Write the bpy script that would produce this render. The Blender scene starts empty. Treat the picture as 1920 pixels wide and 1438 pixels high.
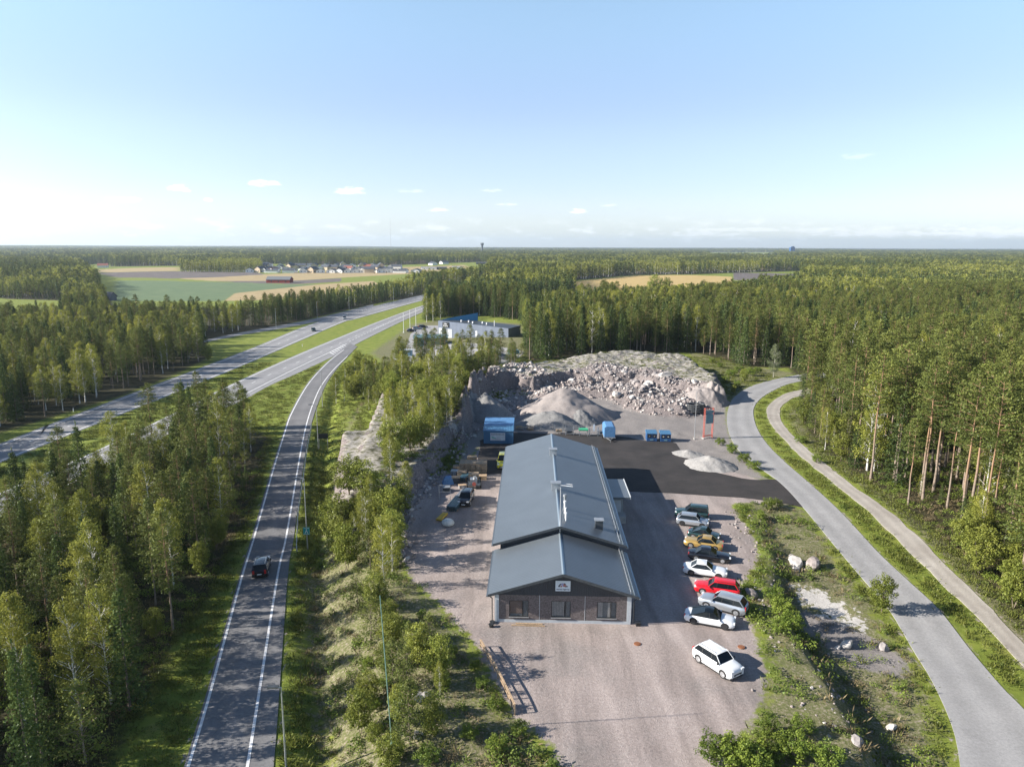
import bpy, math, random
import numpy as np
from mathutils import Vector, Matrix
random.seed(7); RNG = np.random.default_rng(11)
SC = bpy.context.scene; COL = SC.collection
# ------------------------------------------------------------------ camera
FPX = 1333.0; PITCH = math.radians(10.9); ROLL = math.radians(0.24); CAMZ = 36.0
CF = np.array([0, math.cos(PITCH), -math.sin(PITCH)])
_r = np.array([1., 0, 0]); _u = np.array([0, math.sin(PITCH), math.cos(PITCH)])
CR = _r*math.cos(ROLL) + _u*math.sin(ROLL); CU = -_r*math.sin(ROLL) + _u*math.cos(ROLL)
cam = bpy.data.cameras.new('camera'); camo = bpy.data.objects.new('camera', cam); COL.objects.link(camo)
m = Matrix.Identity(4)
for i in range(3):
    m[i][0] = CR[i]; m[i][1] = CU[i]; m[i][2] = -CF[i]
m[2][3] = CAMZ
camo.matrix_world = m
cam.sensor_width = 36; cam.lens = 36*FPX/1920; cam.clip_start = 1; cam.clip_end = 60000
SC.camera = camo
# ------------------------------------------------------------------ light
SUN_EL = math.radians(24.5); SUN_AZ = math.radians(6.0)      # light travels towards +X, 6 degrees towards +Y
w = bpy.data.worlds.new('World'); SC.world = w; w.use_nodes = True
nt = w.node_tree; nt.nodes.clear()
N = nt.nodes.new; L = nt.links.new
out = N('ShaderNodeOutputWorld'); bg = N('ShaderNodeBackground'); sky = N('ShaderNodeTexSky')
sky.sky_type = 'NISHITA'; sky.sun_disc = False; sky.sun_elevation = SUN_EL
sky.sun_rotation = math.radians(270-6); sky.altitude = 60; sky.air_density = 1.0; sky.dust_density = 0.3; sky.ozone_density = 2.0
bg.inputs['Strength'].default_value = 0.09
# clouds are part of the sky: small cumulus low over the horizon, laid out by direction
tc = N('ShaderNodeTexCoord'); sep = N('ShaderNodeSeparateXYZ'); L(tc.outputs['Generated'], sep.inputs[0])
def wmath(op, a, b=None, c=None):
    n = N('ShaderNodeMath'); n.operation = op
    for k, v in enumerate((a, b, c)):
        if v is None: continue
        if isinstance(v, (int, float)): n.inputs[k].default_value = v
        else: L(v, n.inputs[k])
    return n.outputs[0]
az = wmath('ARCTAN2', sep.outputs['X'], sep.outputs['Y'])
el = wmath('ARCSINE', sep.outputs['Z'])
comb = N('ShaderNodeCombineXYZ'); L(az, comb.inputs[0]); L(wmath('MULTIPLY', el, 3.2), comb.inputs[1])
nz = N('ShaderNodeTexNoise'); nz.inputs['Scale'].default_value = 22; nz.inputs['Detail'].default_value = 7; nz.inputs['Roughness'].default_value = .62
L(comb.outputs[0], nz.inputs['Vector'])
def wramp(x, a, b, c=0., d=1.):
    n = N('ShaderNodeMapRange'); n.interpolation_type = 'SMOOTHSTEP'
    L(x, n.inputs[0]); n.inputs[1].default_value = a; n.inputs[2].default_value = b; n.inputs[3].default_value = c; n.inputs[4].default_value = d
    return n.outputs[0]
band = wmath('MULTIPLY', wramp(el, -0.002, 0.012), wramp(el, 0.045, 0.02))
low = wmath('MULTIPLY', wmath('MULTIPLY', wramp(nz.outputs['Fac'], .5, .68), band), .5)
tot = low
nz2 = N('ShaderNodeTexNoise'); nz2.inputs['Scale'].default_value = 60; nz2.inputs['Detail'].default_value = 6; nz2.inputs['Roughness'].default_value = .6
L(comb.outputs[0], nz2.inputs['Vector'])
def pdir(px, py):
    d = CF + CR*(px-960)/FPX + CU*(719-py)/FPX; d /= np.linalg.norm(d)
    return math.atan2(d[0], d[1]), math.asin(d[2])
for (px, py, wx, wy, op) in [(658, 361, 33, 10, 1.), (496, 346, 27, 9, .95), (338, 355, 22, 9, .9), (390, 377, 10, 6, .8), (228, 376, 30, 7, .7),
                             (1084, 398, 20, 7, .75), (820, 395, 26, 5, .5), (1608, 295, 26, 8, .22), (920, 358, 34, 5, .3), (770, 360, 30, 5, .3),
                             (1140, 386, 22, 4, .3), (1640, 440, 120, 9, .5), (1850, 440, 120, 13, .75), (1420, 432, 150, 6, .4), (950, 384, 26, 4, .35), (1320, 440, 90, 9, .4)]:
    a0, e0 = pdir(px, py)
    dx = wmath('DIVIDE', wmath('SUBTRACT', az, a0), wx/FPX); dy = wmath('DIVIDE', wmath('SUBTRACT', el, e0), wy/FPX)
    # flat-bottomed heaps
    dyb = wmath('MULTIPLY', dy, wmath('MULTIPLY_ADD', wmath('LESS_THAN', dy, 0), 1.0, 1.0))
    r = wmath('ADD', wmath('MULTIPLY', dx, dx), wmath('MULTIPLY', dyb, dyb))
    v = wmath('ADD', wmath('SUBTRACT', 1.0, r), wmath('MULTIPLY', wmath('SUBTRACT', nz2.outputs['Fac'], .5), 4.2))
    tot = wmath('MAXIMUM', tot, wmath('MULTIPLY', wmath('MULTIPLY', wramp(v, .1, 1.1), wramp(r, 2.4, .9)), op))
# cool the horizon band; dim the unseen upper sky to weaken fill in shadows
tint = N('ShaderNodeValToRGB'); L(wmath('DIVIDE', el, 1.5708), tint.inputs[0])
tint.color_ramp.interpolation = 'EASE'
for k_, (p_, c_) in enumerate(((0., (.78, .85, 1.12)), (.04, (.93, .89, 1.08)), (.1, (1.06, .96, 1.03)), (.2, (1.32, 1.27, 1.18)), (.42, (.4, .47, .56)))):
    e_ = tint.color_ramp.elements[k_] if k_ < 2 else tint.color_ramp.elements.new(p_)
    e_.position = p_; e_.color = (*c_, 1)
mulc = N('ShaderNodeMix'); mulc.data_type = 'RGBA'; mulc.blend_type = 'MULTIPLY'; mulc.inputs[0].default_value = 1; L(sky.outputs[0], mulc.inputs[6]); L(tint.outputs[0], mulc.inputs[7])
mixc = N('ShaderNodeMix'); mixc.data_type = 'RGBA'
L(tot, mixc.inputs[0]); L(mulc.outputs[2], mixc.inputs[6]); mixc.inputs[7].default_value = (7.6, 7.8, 8.0, 1)
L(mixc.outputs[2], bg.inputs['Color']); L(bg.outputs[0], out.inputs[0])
sun = bpy.data.lights.new('sun', 'SUN'); sun.energy = 5.0; sun.angle = math.radians(.5); sun.color = (1, .93, .83)
suno = bpy.data.objects.new('sun', sun); COL.objects.link(suno)
SD = Vector((math.cos(SUN_EL)*math.cos(SUN_AZ), math.cos(SUN_EL)*math.sin(SUN_AZ), -math.sin(SUN_EL)))
suno.rotation_euler = SD.to_track_quat('-Z', 'Y').to_euler()
suno.location = (-60, 40, 80)
SC.view_settings.view_transform = 'Standard'; SC.view_settings.look = 'None'; SC.view_settings.exposure = 1.2; SC.view_settings.gamma = 1
SC.render.engine = 'CYCLES'; SC.cycles.max_bounces = 6; SC.cycles.diffuse_bounces = 3; SC.cycles.transparent_max_bounces = 8
SC.cycles.use_denoising = True

# ------------------------------------------------------------------ helpers
def W0(px, py, z=0.):
    d = CF + CR*(px-960)/FPX + CU*(719-py)/FPX
    t = (z-CAMZ)/d[2]; return np.array([d[0]*t, d[1]*t])
def tag(o, label=None, cat=None, group=None, kind=None):
    if label: o['label'] = label
    if cat: o['category'] = cat
    if group: o['group'] = group
    if kind: o['kind'] = kind
    return o
def empty(name, loc=(0, 0, 0), rz=0., label=None, cat=None, group=None):
    o = bpy.data.objects.new(name, None); COL.objects.link(o); o.location = loc; o.rotation_euler = (0, 0, rz)
    return tag(o, label, cat, group)
def link(name, me, parent=None, loc=None, rz=None):
    o = bpy.data.objects.new(name, me); COL.objects.link(o)
    if parent: o.parent = parent
    if loc is not None: o.location = loc
    if rz is not None: o.rotation_euler = (0, 0, rz)
    return o
def copy_tree(o, parent=None):
    c = o.copy(); COL.objects.link(c); c.parent = parent
    for ch in list(o.children): copy_tree(ch, c)
    return c
class MB:
    def __init__(s): s.v = []; s.f = []; s.mi = []; s.sm = []
    def add(s, vs, fs, mi=0, smooth=False):
        b = len(s.v); s.v += [tuple(v) for v in vs]
        for f in fs: s.f.append([b+i for i in f]); s.mi.append(mi); s.sm.append(smooth)
    def box(s, c, d, mi=0, rz=0., rx=0., ry=0.):
        R = Matrix.Rotation(rz, 3, 'Z') @ Matrix.Rotation(ry, 3, 'Y') @ Matrix.Rotation(rx, 3, 'X')
        vs = [Vector(c) + R @ Vector((sx*d[0]/2, sy*d[1]/2, sz*d[2]/2)) for sz in (-1, 1) for sy in (-1, 1) for sx in (-1, 1)]
        s.add(vs, [(0, 2, 3, 1), (4, 5, 7, 6), (0, 1, 5, 4), (1, 3, 7, 5), (3, 2, 6, 7), (2, 0, 4, 6)], mi)
    def b2(s, a, b, mi=0):
        s.box([(a[i]+b[i])/2 for i in range(3)], [abs(b[i]-a[i]) for i in range(3)], mi)
    def tube(s, p0, p1, r0, r1=None, n=8, mi=0, cap=True, smooth=True):
        r1 = r0 if r1 is None else r1
        p0 = Vector(p0); p1 = Vector(p1); d = (p1-p0).normalized()
        a = d.orthogonal().normalized(); b = d.cross(a)
        vs = []
        for p, r in ((p0, r0), (p1, r1)):
            for k in range(n):
                t = 2*math.pi*k/n; vs.append(p + a*math.cos(t)*r + b*math.sin(t)*r)
        s.add(vs, [(k, (k+1) % n, n+(k+1) % n, n+k) for k in range(n)], mi, smooth)
        if cap: s.add(vs[:n], [tuple(range(n))[::-1]], mi); s.add(vs[n:], [tuple(range(n))], mi)
    def bar(s, p0, p1, w, h, mi=0):
        p0 = Vector(p0); p1 = Vector(p1); d = (p1-p0).normalized(); up = Vector((0, 0, 1))
        if abs(d.z) > .95: up = Vector((0, 1, 0))
        a = d.cross(up).normalized()*w/2; b = a.cross(d).normalized()*h/2
        vs = [p+x*a+y*b for p in (p0, p1) for (x, y) in ((-1, -1), (1, -1), (1, 1), (-1, 1))]
        s.add(vs, [(0, 1, 2, 3), (7, 6, 5, 4), (0, 4, 5, 1), (1, 5, 6, 2), (2, 6, 7, 3), (3, 7, 4, 0)], mi)
    def prism(s, poly, y0, y1, mi=0):           # polygon in XZ pushed along Y
        n = len(poly); vs = [(x, y0, z) for x, z in poly]+[(x, y1, z) for x, z in poly]
        s.add(vs, [tuple(range(n)), tuple(range(2*n-1, n-1, -1))]+[(k, k+n, (k+1) % n+n, (k+1) % n) for k in range(n)], mi)
    def slab(s, poly, z0, z1, mi=0):            # polygon in XY pushed along Z
        n = len(poly); vs = [(x, y, z0) for x, y in poly]+[(x, y, z1) for x, y in poly]
        s.add(vs, [tuple(range(n))[::-1], tuple(range(n, 2*n))]+[(k, (k+1) % n, (k+1) % n+n, k+n) for k in range(n)], mi)
    def mesh(s, name, mats):
        me = bpy.data.meshes.new(name); me.from_pydata(s.v, [], s.f)
        if not isinstance(mats, (list, tuple)): mats = [mats]
        for x in mats: me.materials.append(x)
        me.polygons.foreach_set('material_index', s.mi); me.polygons.foreach_set('use_smooth', s.sm)
        me.update(); return me
    def build(s, name, mats, parent=None, loc=None, rz=None):
        return link(name, s.mesh(name, mats), parent, loc, rz)
def bevel(o, w=.03, n=2):
    md = o.modifiers.new('b', 'BEVEL'); md.width = w; md.segments = n; md.limit_method = 'ANGLE'; return o

# ------------------------------------------------------------------ materials
def lin(c):
    return tuple(((x/255)/12.92 if x/255 <= .04045 else (((x/255)+.055)/1.055)**2.4) for x in c)
def M(name, col, rough=.6, metal=0., spec=.5, noise=0., nscale=4., col2=None, bump=0., bscale=30., emit=None, coat=0., objrand=0.):
    mt = bpy.data.materials.new(name); mt.use_nodes = True; t = mt.node_tree; b = t.nodes['Principled BSDF']
    b.inputs['Base Color'].default_value = (*col, 1); b.inputs['Roughness'].default_value = rough; b.inputs['Metallic'].default_value = metal
    b.inputs['Specular IOR Level'].default_value = spec; b.inputs['Coat Weight'].default_value = coat
    if noise or col2 or bump:
        tx = t.nodes.new('ShaderNodeTexCoord')
    if noise or col2:
        n = t.nodes.new('ShaderNodeTexNoise'); n.inputs['Scale'].default_value = nscale; n.inputs['Detail'].default_value = 6
        t.links.new(tx.outputs['Object'], n.inputs['Vector'])
        r = t.nodes.new('ShaderNodeValToRGB'); r.color_ramp.elements[0].position = .35; r.color_ramp.elements[1].position = .65
        c2 = col2 or tuple(min(1, x*(1+noise)) for x in col); c1 = col if col2 else tuple(x*(1-noise) for x in col)
        r.color_ramp.elements[0].color = (*c1, 1); r.color_ramp.elements[1].color = (*c2, 1)
        t.links.new(n.outputs['Fac'], r.inputs[0]); t.links.new(r.outputs[0], b.inputs['Base Color'])
    if bump:
        n2 = t.nodes.new('ShaderNodeTexNoise'); n2.inputs['Scale'].default_value = bscale; n2.inputs['Detail'].default_value = 4
        t.links.new(tx.outputs['Object'], n2.inputs['Vector'])
        bp = t.nodes.new('ShaderNodeBump'); bp.inputs['Strength'].default_value = bump; bp.inputs['Distance'].default_value = .05
        t.links.new(n2.outputs['Fac'], bp.inputs['Height']); t.links.new(bp.outputs[0], b.inputs['Normal'])
    return mt
m_white = M('white_paint', (.72, .73, .74), .45, noise=.06, nscale=3)
m_black = M('black_plastic', (.02, .021, .023), .5, noise=.2)
m_rubber = M('rubber', (.018, .018, .019), .8, noise=.2)
m_alloy = M('alloy_rim', (.55, .56, .58), .35, .7)
m_dalloy = M('dark_alloy_rim', (.08, .08, .085), .35, .6)
m_glass = M('car_glass', (.008, .012, .016), .1, 0, .35)
m_lampglass = M('headlight_glass', (.7, .72, .75), .1, 0, .6)
m_tail = M('tail_light_red', (.45, .02, .02), .2, 0, .6)
m_steel = M('galvanised_steel', (.42, .44, .46), .45, .6, noise=.12, nscale=6)
m_dark = M('dark_grey_steel', (.07, .08, .09), .5, .3, noise=.15)
m_conc = M('concrete', (.42, .41, .39), .85, noise=.12, nscale=3, bump=.2)
m_wood = M('raw_timber', (.42, .3, .19), .8, noise=.25, nscale=9)
m_pallet = M('weathered_pallet_wood', (.3, .23, .16), .85, noise=.35, nscale=6)
m_rust = M('rusty_iron', (.23, .09, .04), .9, noise=.3, nscale=20)
# ------------------------------------------------------------------ terrain
def hash2(ix, iy, seed):
    n = (ix.astype(np.int64)*374761393 + iy.astype(np.int64)*668265263 + seed*1442695041) & 0x7fffffff
    n = ((n ^ (n >> 13))*1274126177) & 0x7fffffff
    return ((n ^ (n >> 16)) & 0xffff)/65535.0
def vnoise(x, y, seed=0):
    ix = np.floor(x); iy = np.floor(y); fx = x-ix; fy = y-iy
    fx = fx*fx*(3-2*fx); fy = fy*fy*(3-2*fy)
    a = hash2(ix, iy, seed); b = hash2(ix+1, iy, seed); c = hash2(ix, iy+1, seed); d = hash2(ix+1, iy+1, seed)
    return (a*(1-fx)+b*fx)*(1-fy) + (c*(1-fx)+d*fx)*fy
def fbm(x, y, seed=0, o=4):
    s = 0; a = .5
    for k in range(o):
        s = s + a*(vnoise(x, y, seed+k)*2-1); x = x*2.03+3.1; y = y*2.03+1.7; a *= .5
    return s
def sst(x, a, b):
    t = np.clip((x-a)/(b-a), 0, 1); return t*t*(3-2*t)
def poly(pts, z=0.):
    return np.array([W0(px, py, z) for px, py in pts])
def sdist(x, y, P):
    """signed distance to a polygon, positive inside"""
    x = np.asarray(x, float); y = np.asarray(y, float)
    d = np.full(x.shape, 1e18); ins = np.zeros(x.shape, bool)
    n = len(P)
    for i in range(n):
        ax, ay = P[i]; bx, by = P[(i+1) % n]
        ex, ey = bx-ax, by-ay; L2 = ex*ex+ey*ey+1e-12
        t = np.clip(((x-ax)*ex+(y-ay)*ey)/L2, 0, 1)
        d = np.minimum(d, (x-ax-t*ex)**2+(y-ay-t*ey)**2)
        if ay != by:
            c = ((ay > y) != (by > y)) & (x < ex*(y-ay)/ey+ax); ins ^= c
    return np.where(ins, 1, -1)*np.sqrt(d)
RZ = -2.5
# slip road right-hand edge, as x(y)
ramp_R = poly([(495, 1500), (513, 1438), (540, 1078), (552, 1000), (572, 853), (584, 795), (597, 755), (613, 718), (633, 690), (650, 671), (670, 650)], RZ)
ramp_Lp = poly([(325, 1500), (345, 1438), (384, 1311), (420, 1183), (450, 1078), (474, 1000), (511, 873), (530, 815), (545, 773), (577, 718), (612, 680), (640, 658), (656, 644)], RZ)
def xr(y): return np.interp(y, ramp_R[:, 1], ramp_R[:, 0])
bank = poly([(1385, 950), (1440, 1040), (1440, 1100), (1455, 1150), (1492, 1210), (1545, 1290), (1600, 1390), (1640, 1500)])[::-1]
def xb(y): return np.interp(y, bank[:, 1], bank[:, 0])
lotleft = poly([(880, 1500), (860, 1400), (850, 1330), (830, 1250), (790, 1170), (760, 1100), (740, 1000), (745, 940), (790, 880), (830, 800)])
def xl(y): return np.interp(y, lotleft[:, 1], lotleft[:, 0])
knollP = poly([(655, 830), (652, 900), (655, 935), (700, 955), (745, 935), (785, 890), (820, 850), (853, 815), (868, 790), (872, 745), (880, 700), (830, 690), (760, 715), (710, 750), (680, 790)], 2.)
hillP = poly([(905, 702), (960, 678), (1060, 672), (1180, 662), (1290, 668), (1350, 700), (1362, 725), (1330, 722), (1250, 712), (1190, 700), (1130, 698), (1080, 693), (1040, 698), (1000, 708), (965, 702), (925, 705), (903, 716), (890, 738), (880, 765), (868, 792), (855, 775), (878, 720)], 4.)
rubP = poly([(990, 728), (1060, 712), (1130, 703), (1250, 716), (1322, 740), (1330, 762), (1290, 776), (1230, 772), (1180, 762), (1145, 742), (1080, 738), (1010, 748)], 1.)
slabP = poly([(637, 812), (634, 860), (640, 935), (668, 940), (715, 880), (728, 815), (700, 803), (665, 803)], 3.)
def H(x, y, noise=True):
    x = np.asarray(x, float); y = np.asarray(y, float)
    R = -1.8*sst(100-y, 0, 40)
    R = np.where(x > xb(y), R*sst(x-xb(y), 0, 2.6), 0)
    right = R + RZ*sst(y, 260, 480)
    d = x-xr(y)
    wlot = np.maximum(xl(y)-xr(y)-1.0, 8)
    t = sst(d, 3.5, wlot)
    farx = sst(y, 175, 240)
    t = np.where(farx > 0, t*(1-farx)+farx*sst(d, 20, 60), t)
    h = RZ + (right-RZ)*t
    near = sst(250-y, 0, 60)
    h = h - .7*np.exp(-((d-3.6)/1.3)**2)*near*(d > 0)
    near2 = (y > 60) & (y < 330) & (np.abs(x) < 90)
    if near2.any():
        xx = x[near2]; yy = y[near2]; hh = h[near2]
        k = sst(sdist(xx, yy, knollP)+2.2*fbm(xx*.33, yy*.33, 15, 5), -.5, np.where(xx < (xl(yy)+xr(yy))/2, 7., 1.1))
        hh = hh*(1-k) + k*(3.2+.9*fbm(xx*.12, yy*.12, 5)+.3*fbm(xx*.7, yy*.7, 6))
        q = sst(sdist(xx, yy, hillP) + 1.3*fbm(xx*.5, yy*.5, 9), -.4, 1.8)
        back = sst(yy, 175, 215)
        top = 3.7+1.0*back*sst(xx, 5, 25) + 1.3*fbm(xx*.09, yy*.09, 21) + .7*np.abs(fbm(xx*.45, yy*.45, 33)) + .3*fbm(xx*1.3, yy*1.3, 34) + 3.6*sst(12-xx, 4, 22)*sst(180-yy, -18, 12)
        hh = hh*(1-q) + q*top
        r = sst(sdist(xx, yy, rubP), -1, 4.5)
        hh = hh + r*(1-q)*(1.6+1.4*fbm(xx*.16, yy*.16, 44)+.4*fbm(xx*.8, yy*.8, 45))
        s = sst(sdist(xx, yy, slabP)+1.3*fbm(xx*.4, yy*.4, 63, 5), -.6, .9)
        hh = np.maximum(hh, hh*(1-s)+s*(2.9+.5*fbm(xx*.3, yy*.3, 61)+.3*np.abs(fbm(xx*1.2, yy*1.2, 62))))
        h[near2] = hh
    far = sst(y, 1300, 6000)
    h = h + far*(10*(.4+fbm(x/1500, y/1500, 70))+ 16*sst(y, 4500, 14000)*(.9+fbm(x/2600, y/4000, 75)))
    mid = sst(y, 500, 1200)*(1-far)
    h = h + mid*1.5*fbm(x/260, y/260, 77)
    return h
def Hs(x, y): return float(H(np.array([x]), np.array([y]))[0])
def W(px, py, z=None):
    """photo pixel -> point on the ground"""
    zz = 0.
    for k in range(12):
        p = W0(px, py, zz); nz_ = Hs(p[0], p[1]); zz = zz*.4+nz_*.6
    return (float(p[0]), float(p[1]), nz_)
def resample(P, step=2.0, smooth=True):
    P = np.asarray(P, float)
    if smooth:
        Q = []
        for i in range(len(P)-1):
            p0 = P[max(i-1, 0)]; p1 = P[i]; p2 = P[i+1]; p3 = P[min(i+2, len(P)-1)]
            for t in np.linspace(0, 1, 12, endpoint=False):
                Q.append(.5*((2*p1)+(-p0+p2)*t+(2*p0-5*p1+4*p2-p3)*t*t+(-p0+3*p1-3*p2+p3)*t**3))
        Q.append(P[-1]); P = np.array(Q)
    s = np.r_[0, np.cumsum(np.linalg.norm(np.diff(P, axis=0), axis=1))]
    n = max(2, int(s[-1]/step)+1); u = np.linspace(0, s[-1], n)
    return np.stack([np.interp(u, s, P[:, k]) for k in (0, 1)], 1)
def extend(P, d0=0, d1=0):
    P = np.asarray(P, float)
    a = P[0]+(P[0]-P[1])/np.linalg.norm(P[0]-P[1])*d0; b = P[-1]+(P[-1]-P[-2])/np.linalg.norm(P[-1]-P[-2])*d1
    return np.vstack([[a], P, [b]] if d0 and d1 else ([[a], P] if d0 else ([P, [b]] if d1 else [P])))
def gz(P, off):
    P = np.asarray(P); return H(P[:, 0], P[:, 1]) + off + np.maximum(P[:, 1]-200, 0)*.0003
def smoothP(P, k=2):
    P = P.copy()
    for _ in range(k): P[1:-1] = P[1:-1]*.5+(P[:-2]+P[2:])*.25
    return P
def ribbon_mesh(name, A, B, mat, off=.05, cols=4, edge=.1, rag=0.):
    """surface between two polylines; skirt goes into the ground"""
    n = max(len(A), len(B)); s = np.linspace(0, 1, n)
    A = np.stack([np.interp(s, np.linspace(0, 1, len(A)), A[:, k]) for k in (0, 1)], 1)
    B = np.stack([np.interp(s, np.linspace(0, 1, len(B)), B[:, k]) for k in (0, 1)], 1)
    if rag:
        dirv = (B-A)/np.linalg.norm(B-A, axis=1)[:, None]
        ss = np.arange(n)*1.0
        A = A+dirv*(rag*fbm(ss*.5, ss*0, 3))[:, None]; B = B+dirv*(rag*fbm(ss*.5, ss*0+9, 4))[:, None]
    rows = []
    for c in range(cols+1):
        t = c/cols; P = A*(1-t)+B*t; rows.append(np.column_stack([P, gz(P, off)]))
    lo = rows[0].copy(); lo[:, 2] -= .25; hi = rows[-1].copy(); hi[:, 2] -= .25
    rows = [lo]+rows+[hi]; R = len(rows)
    V = np.stack(rows, 1).reshape(-1, 3)
    F = [(i*R+j, i*R+j+1, (i+1)*R+j+1, (i+1)*R+j) for i in range(n-1) for j in range(R-1)]
    me = bpy.data.meshes.new(name); me.from_pydata(V.tolist(), [], F); me.materials.append(mat)
    at = me.attributes.new('across', 'FLOAT', 'POINT')
    acr = np.array([0]+[c/cols for c in range(cols+1)]+[1]); at.data.foreach_set('value', np.tile(acr, n).astype(np.float32))
    me.update(); return me
def line_mesh(name, P, wd, mat, off=.058, dash=None):
    P = resample(P, 1.0)
    d = np.gradient(P, axis=0); d /= np.linalg.norm(d, axis=1)[:, None]; nn = np.stack([-d[:, 1], d[:, 0]], 1)
    A = P+nn*wd/2; B = P-nn*wd/2; za = gz(A, off); zb = gz(B, off)
    V = np.empty((2*len(P), 3)); V[0::2] = np.column_stack([A, za]); V[1::2] = np.column_stack([B, zb])
    F = []
    for i in range(len(P)-1):
        if dash and (i % (dash[0]+dash[1])) >= dash[0]: continue
        F.append((2*i, 2*i+1, 2*i+3, 2*i+2))
    me = bpy.data.meshes.new(name); me.from_pydata(V.tolist(), [], F); me.materials.append(mat); me.update(); return me
# orientation helper so that ribbons face up
def fixup(me):
    if me.polygons[len(me.polygons)//2].normal.z < 0: me.flip_normals()
    return me

def road_mat(name, c1, c2, c3=None, track=.0, grain=40., cracks=.5):
    mt = bpy.data.materials.new(name); mt.use_nodes = True; t = mt.node_tree; b = t.nodes['Principled BSDF']; Nn = t.nodes.new; Ll = t.links.new
    tx = Nn('ShaderNodeTexCoord'); n = Nn('ShaderNodeTexNoise'); n.inputs['Scale'].default_value = .22; n.inputs['Detail'].default_value = 8; n.inputs['Roughness'].default_value = .65
    Ll(tx.outputs['Object'], n.inputs['Vector'])
    r = Nn('ShaderNodeValToRGB'); r.color_ramp.elements[0].position = .33; r.color_ramp.elements[1].position = .68
    r.color_ramp.elements[0].color = (*c1, 1); r.color_ramp.elements[1].color = (*c2, 1); Ll(n.outputs['Fac'], r.inputs[0])
    g = Nn('ShaderNodeTexNoise'); g.inputs['Scale'].default_value = grain/10; g.inputs['Detail'].default_value = 8; g.inputs['Roughness'].default_value = .8; Ll(tx.outputs['Object'], g.inputs['Vector'])
    mm = Nn('ShaderNodeMapRange'); Ll(g.outputs['Fac'], mm.inputs[0]); mm.inputs[1].default_value = .3; mm.inputs[2].default_value = .7; mm.inputs[3].default_value = .78; mm.inputs[4].default_value = 1.22
    mul = Nn('ShaderNodeVectorMath'); mul.operation = 'SCALE'; Ll(r.outputs[0], mul.inputs[0]); Ll(mm.outputs[0], mul.inputs['Scale'])
    last = mul.outputs[0]
    if track:
        at = Nn('ShaderNodeAttribute'); at.attribute_name = 'across'
        wv = Nn('ShaderNodeMath'); wv.operation = 'COSINE'; ml = Nn('ShaderNodeMath'); ml.operation = 'MULTIPLY'; ml.inputs[1].default_value = 2*math.pi*2
        Ll(at.outputs['Fac'], ml.inputs[0]); Ll(ml.outputs[0], wv.inputs[0])
        m2 = Nn('ShaderNodeMapRange'); Ll(wv.outputs[0], m2.inputs[0]); m2.inputs[1].default_value = -1; m2.inputs[2].default_value = 1; m2.inputs[3].default_value = 1-track; m2.inputs[4].default_value = 1+track
        mu2 = Nn('ShaderNodeVectorMath'); mu2.operation = 'SCALE'; Ll(last, mu2.inputs[0]); Ll(m2.outputs[0], mu2.inputs['Scale']); last = mu2.outputs[0]
    if cracks:
        v = Nn('ShaderNodeTexVoronoi'); v.feature = 'DISTANCE_TO_EDGE'; v.inputs['Scale'].default_value = .16
        dn = Nn('ShaderNodeTexNoise'); dn.inputs['Scale'].default_value = .8; dn.inputs['Detail'].default_value = 5; Ll(tx.outputs['Object'], dn.inputs['Vector'])
        mx = Nn('ShaderNodeMix'); mx.data_type = 'VECTOR'; mx.inputs[0].default_value = .12; Ll(tx.outputs['Object'], mx.inputs[4])
        sc_ = Nn('ShaderNodeVectorMath'); sc_.operation = 'MULTIPLY_ADD'; Ll(dn.outputs['Color'], sc_.inputs[0]); sc_.inputs[1].default_value = (3, 3, 0); Ll(tx.outputs['Object'], sc_.inputs[2])
        Ll(sc_.outputs[0], v.inputs['Vector'])
        m3 = Nn('ShaderNodeMapRange'); Ll(v.outputs['Distance'], m3.inputs[0]); m3.inputs[1].default_value = .0; m3.inputs[2].default_value = .012; m3.inputs[3].default_value = 1-cracks; m3.inputs[4].default_value = 1
        mu3 = Nn('ShaderNodeVectorMath'); mu3.operation = 'SCALE'; Ll(last, mu3.inputs[0]); Ll(m3.outputs[0], mu3.inputs['Scale']); last = mu3.outputs[0]
    Ll(last, b.inputs['Base Color']); b.inputs['Roughness'].default_value = .85; b.inputs['Specular IOR Level'].default_value = .35
    bp = Nn('ShaderNodeBump'); bp.inputs['Strength'].default_value = .3; bp.inputs['Distance'].default_value = .02; Ll(g.outputs['Fac'], bp.inputs['Height']); Ll(bp.outputs[0], b.inputs['Normal'])
    return mt
m_hw = road_mat('old_grey_asphalt', (.23, .23, .238), (.29, .288, .292), track=.09, cracks=.25)
m_ramp = road_mat('dark_asphalt', (.15, .15, .156), (.2, .198, .202), track=.05, cracks=.25)
m_local = road_mat('pale_asphalt', (.27, .268, .27), (.33, .325, .325), track=.08, cracks=.1)
m_yard = road_mat('fresh_black_asphalt', (.024, .022, .022), (.052, .046, .044), cracks=0)
m_path = road_mat('crushed_stone_path', (.3, .27, .24), (.42, .39, .35), track=.08, grain=60, cracks=0)
m_line = M('road_paint', (.72, .72, .72), .6, noise=.15, nscale=2)

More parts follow.
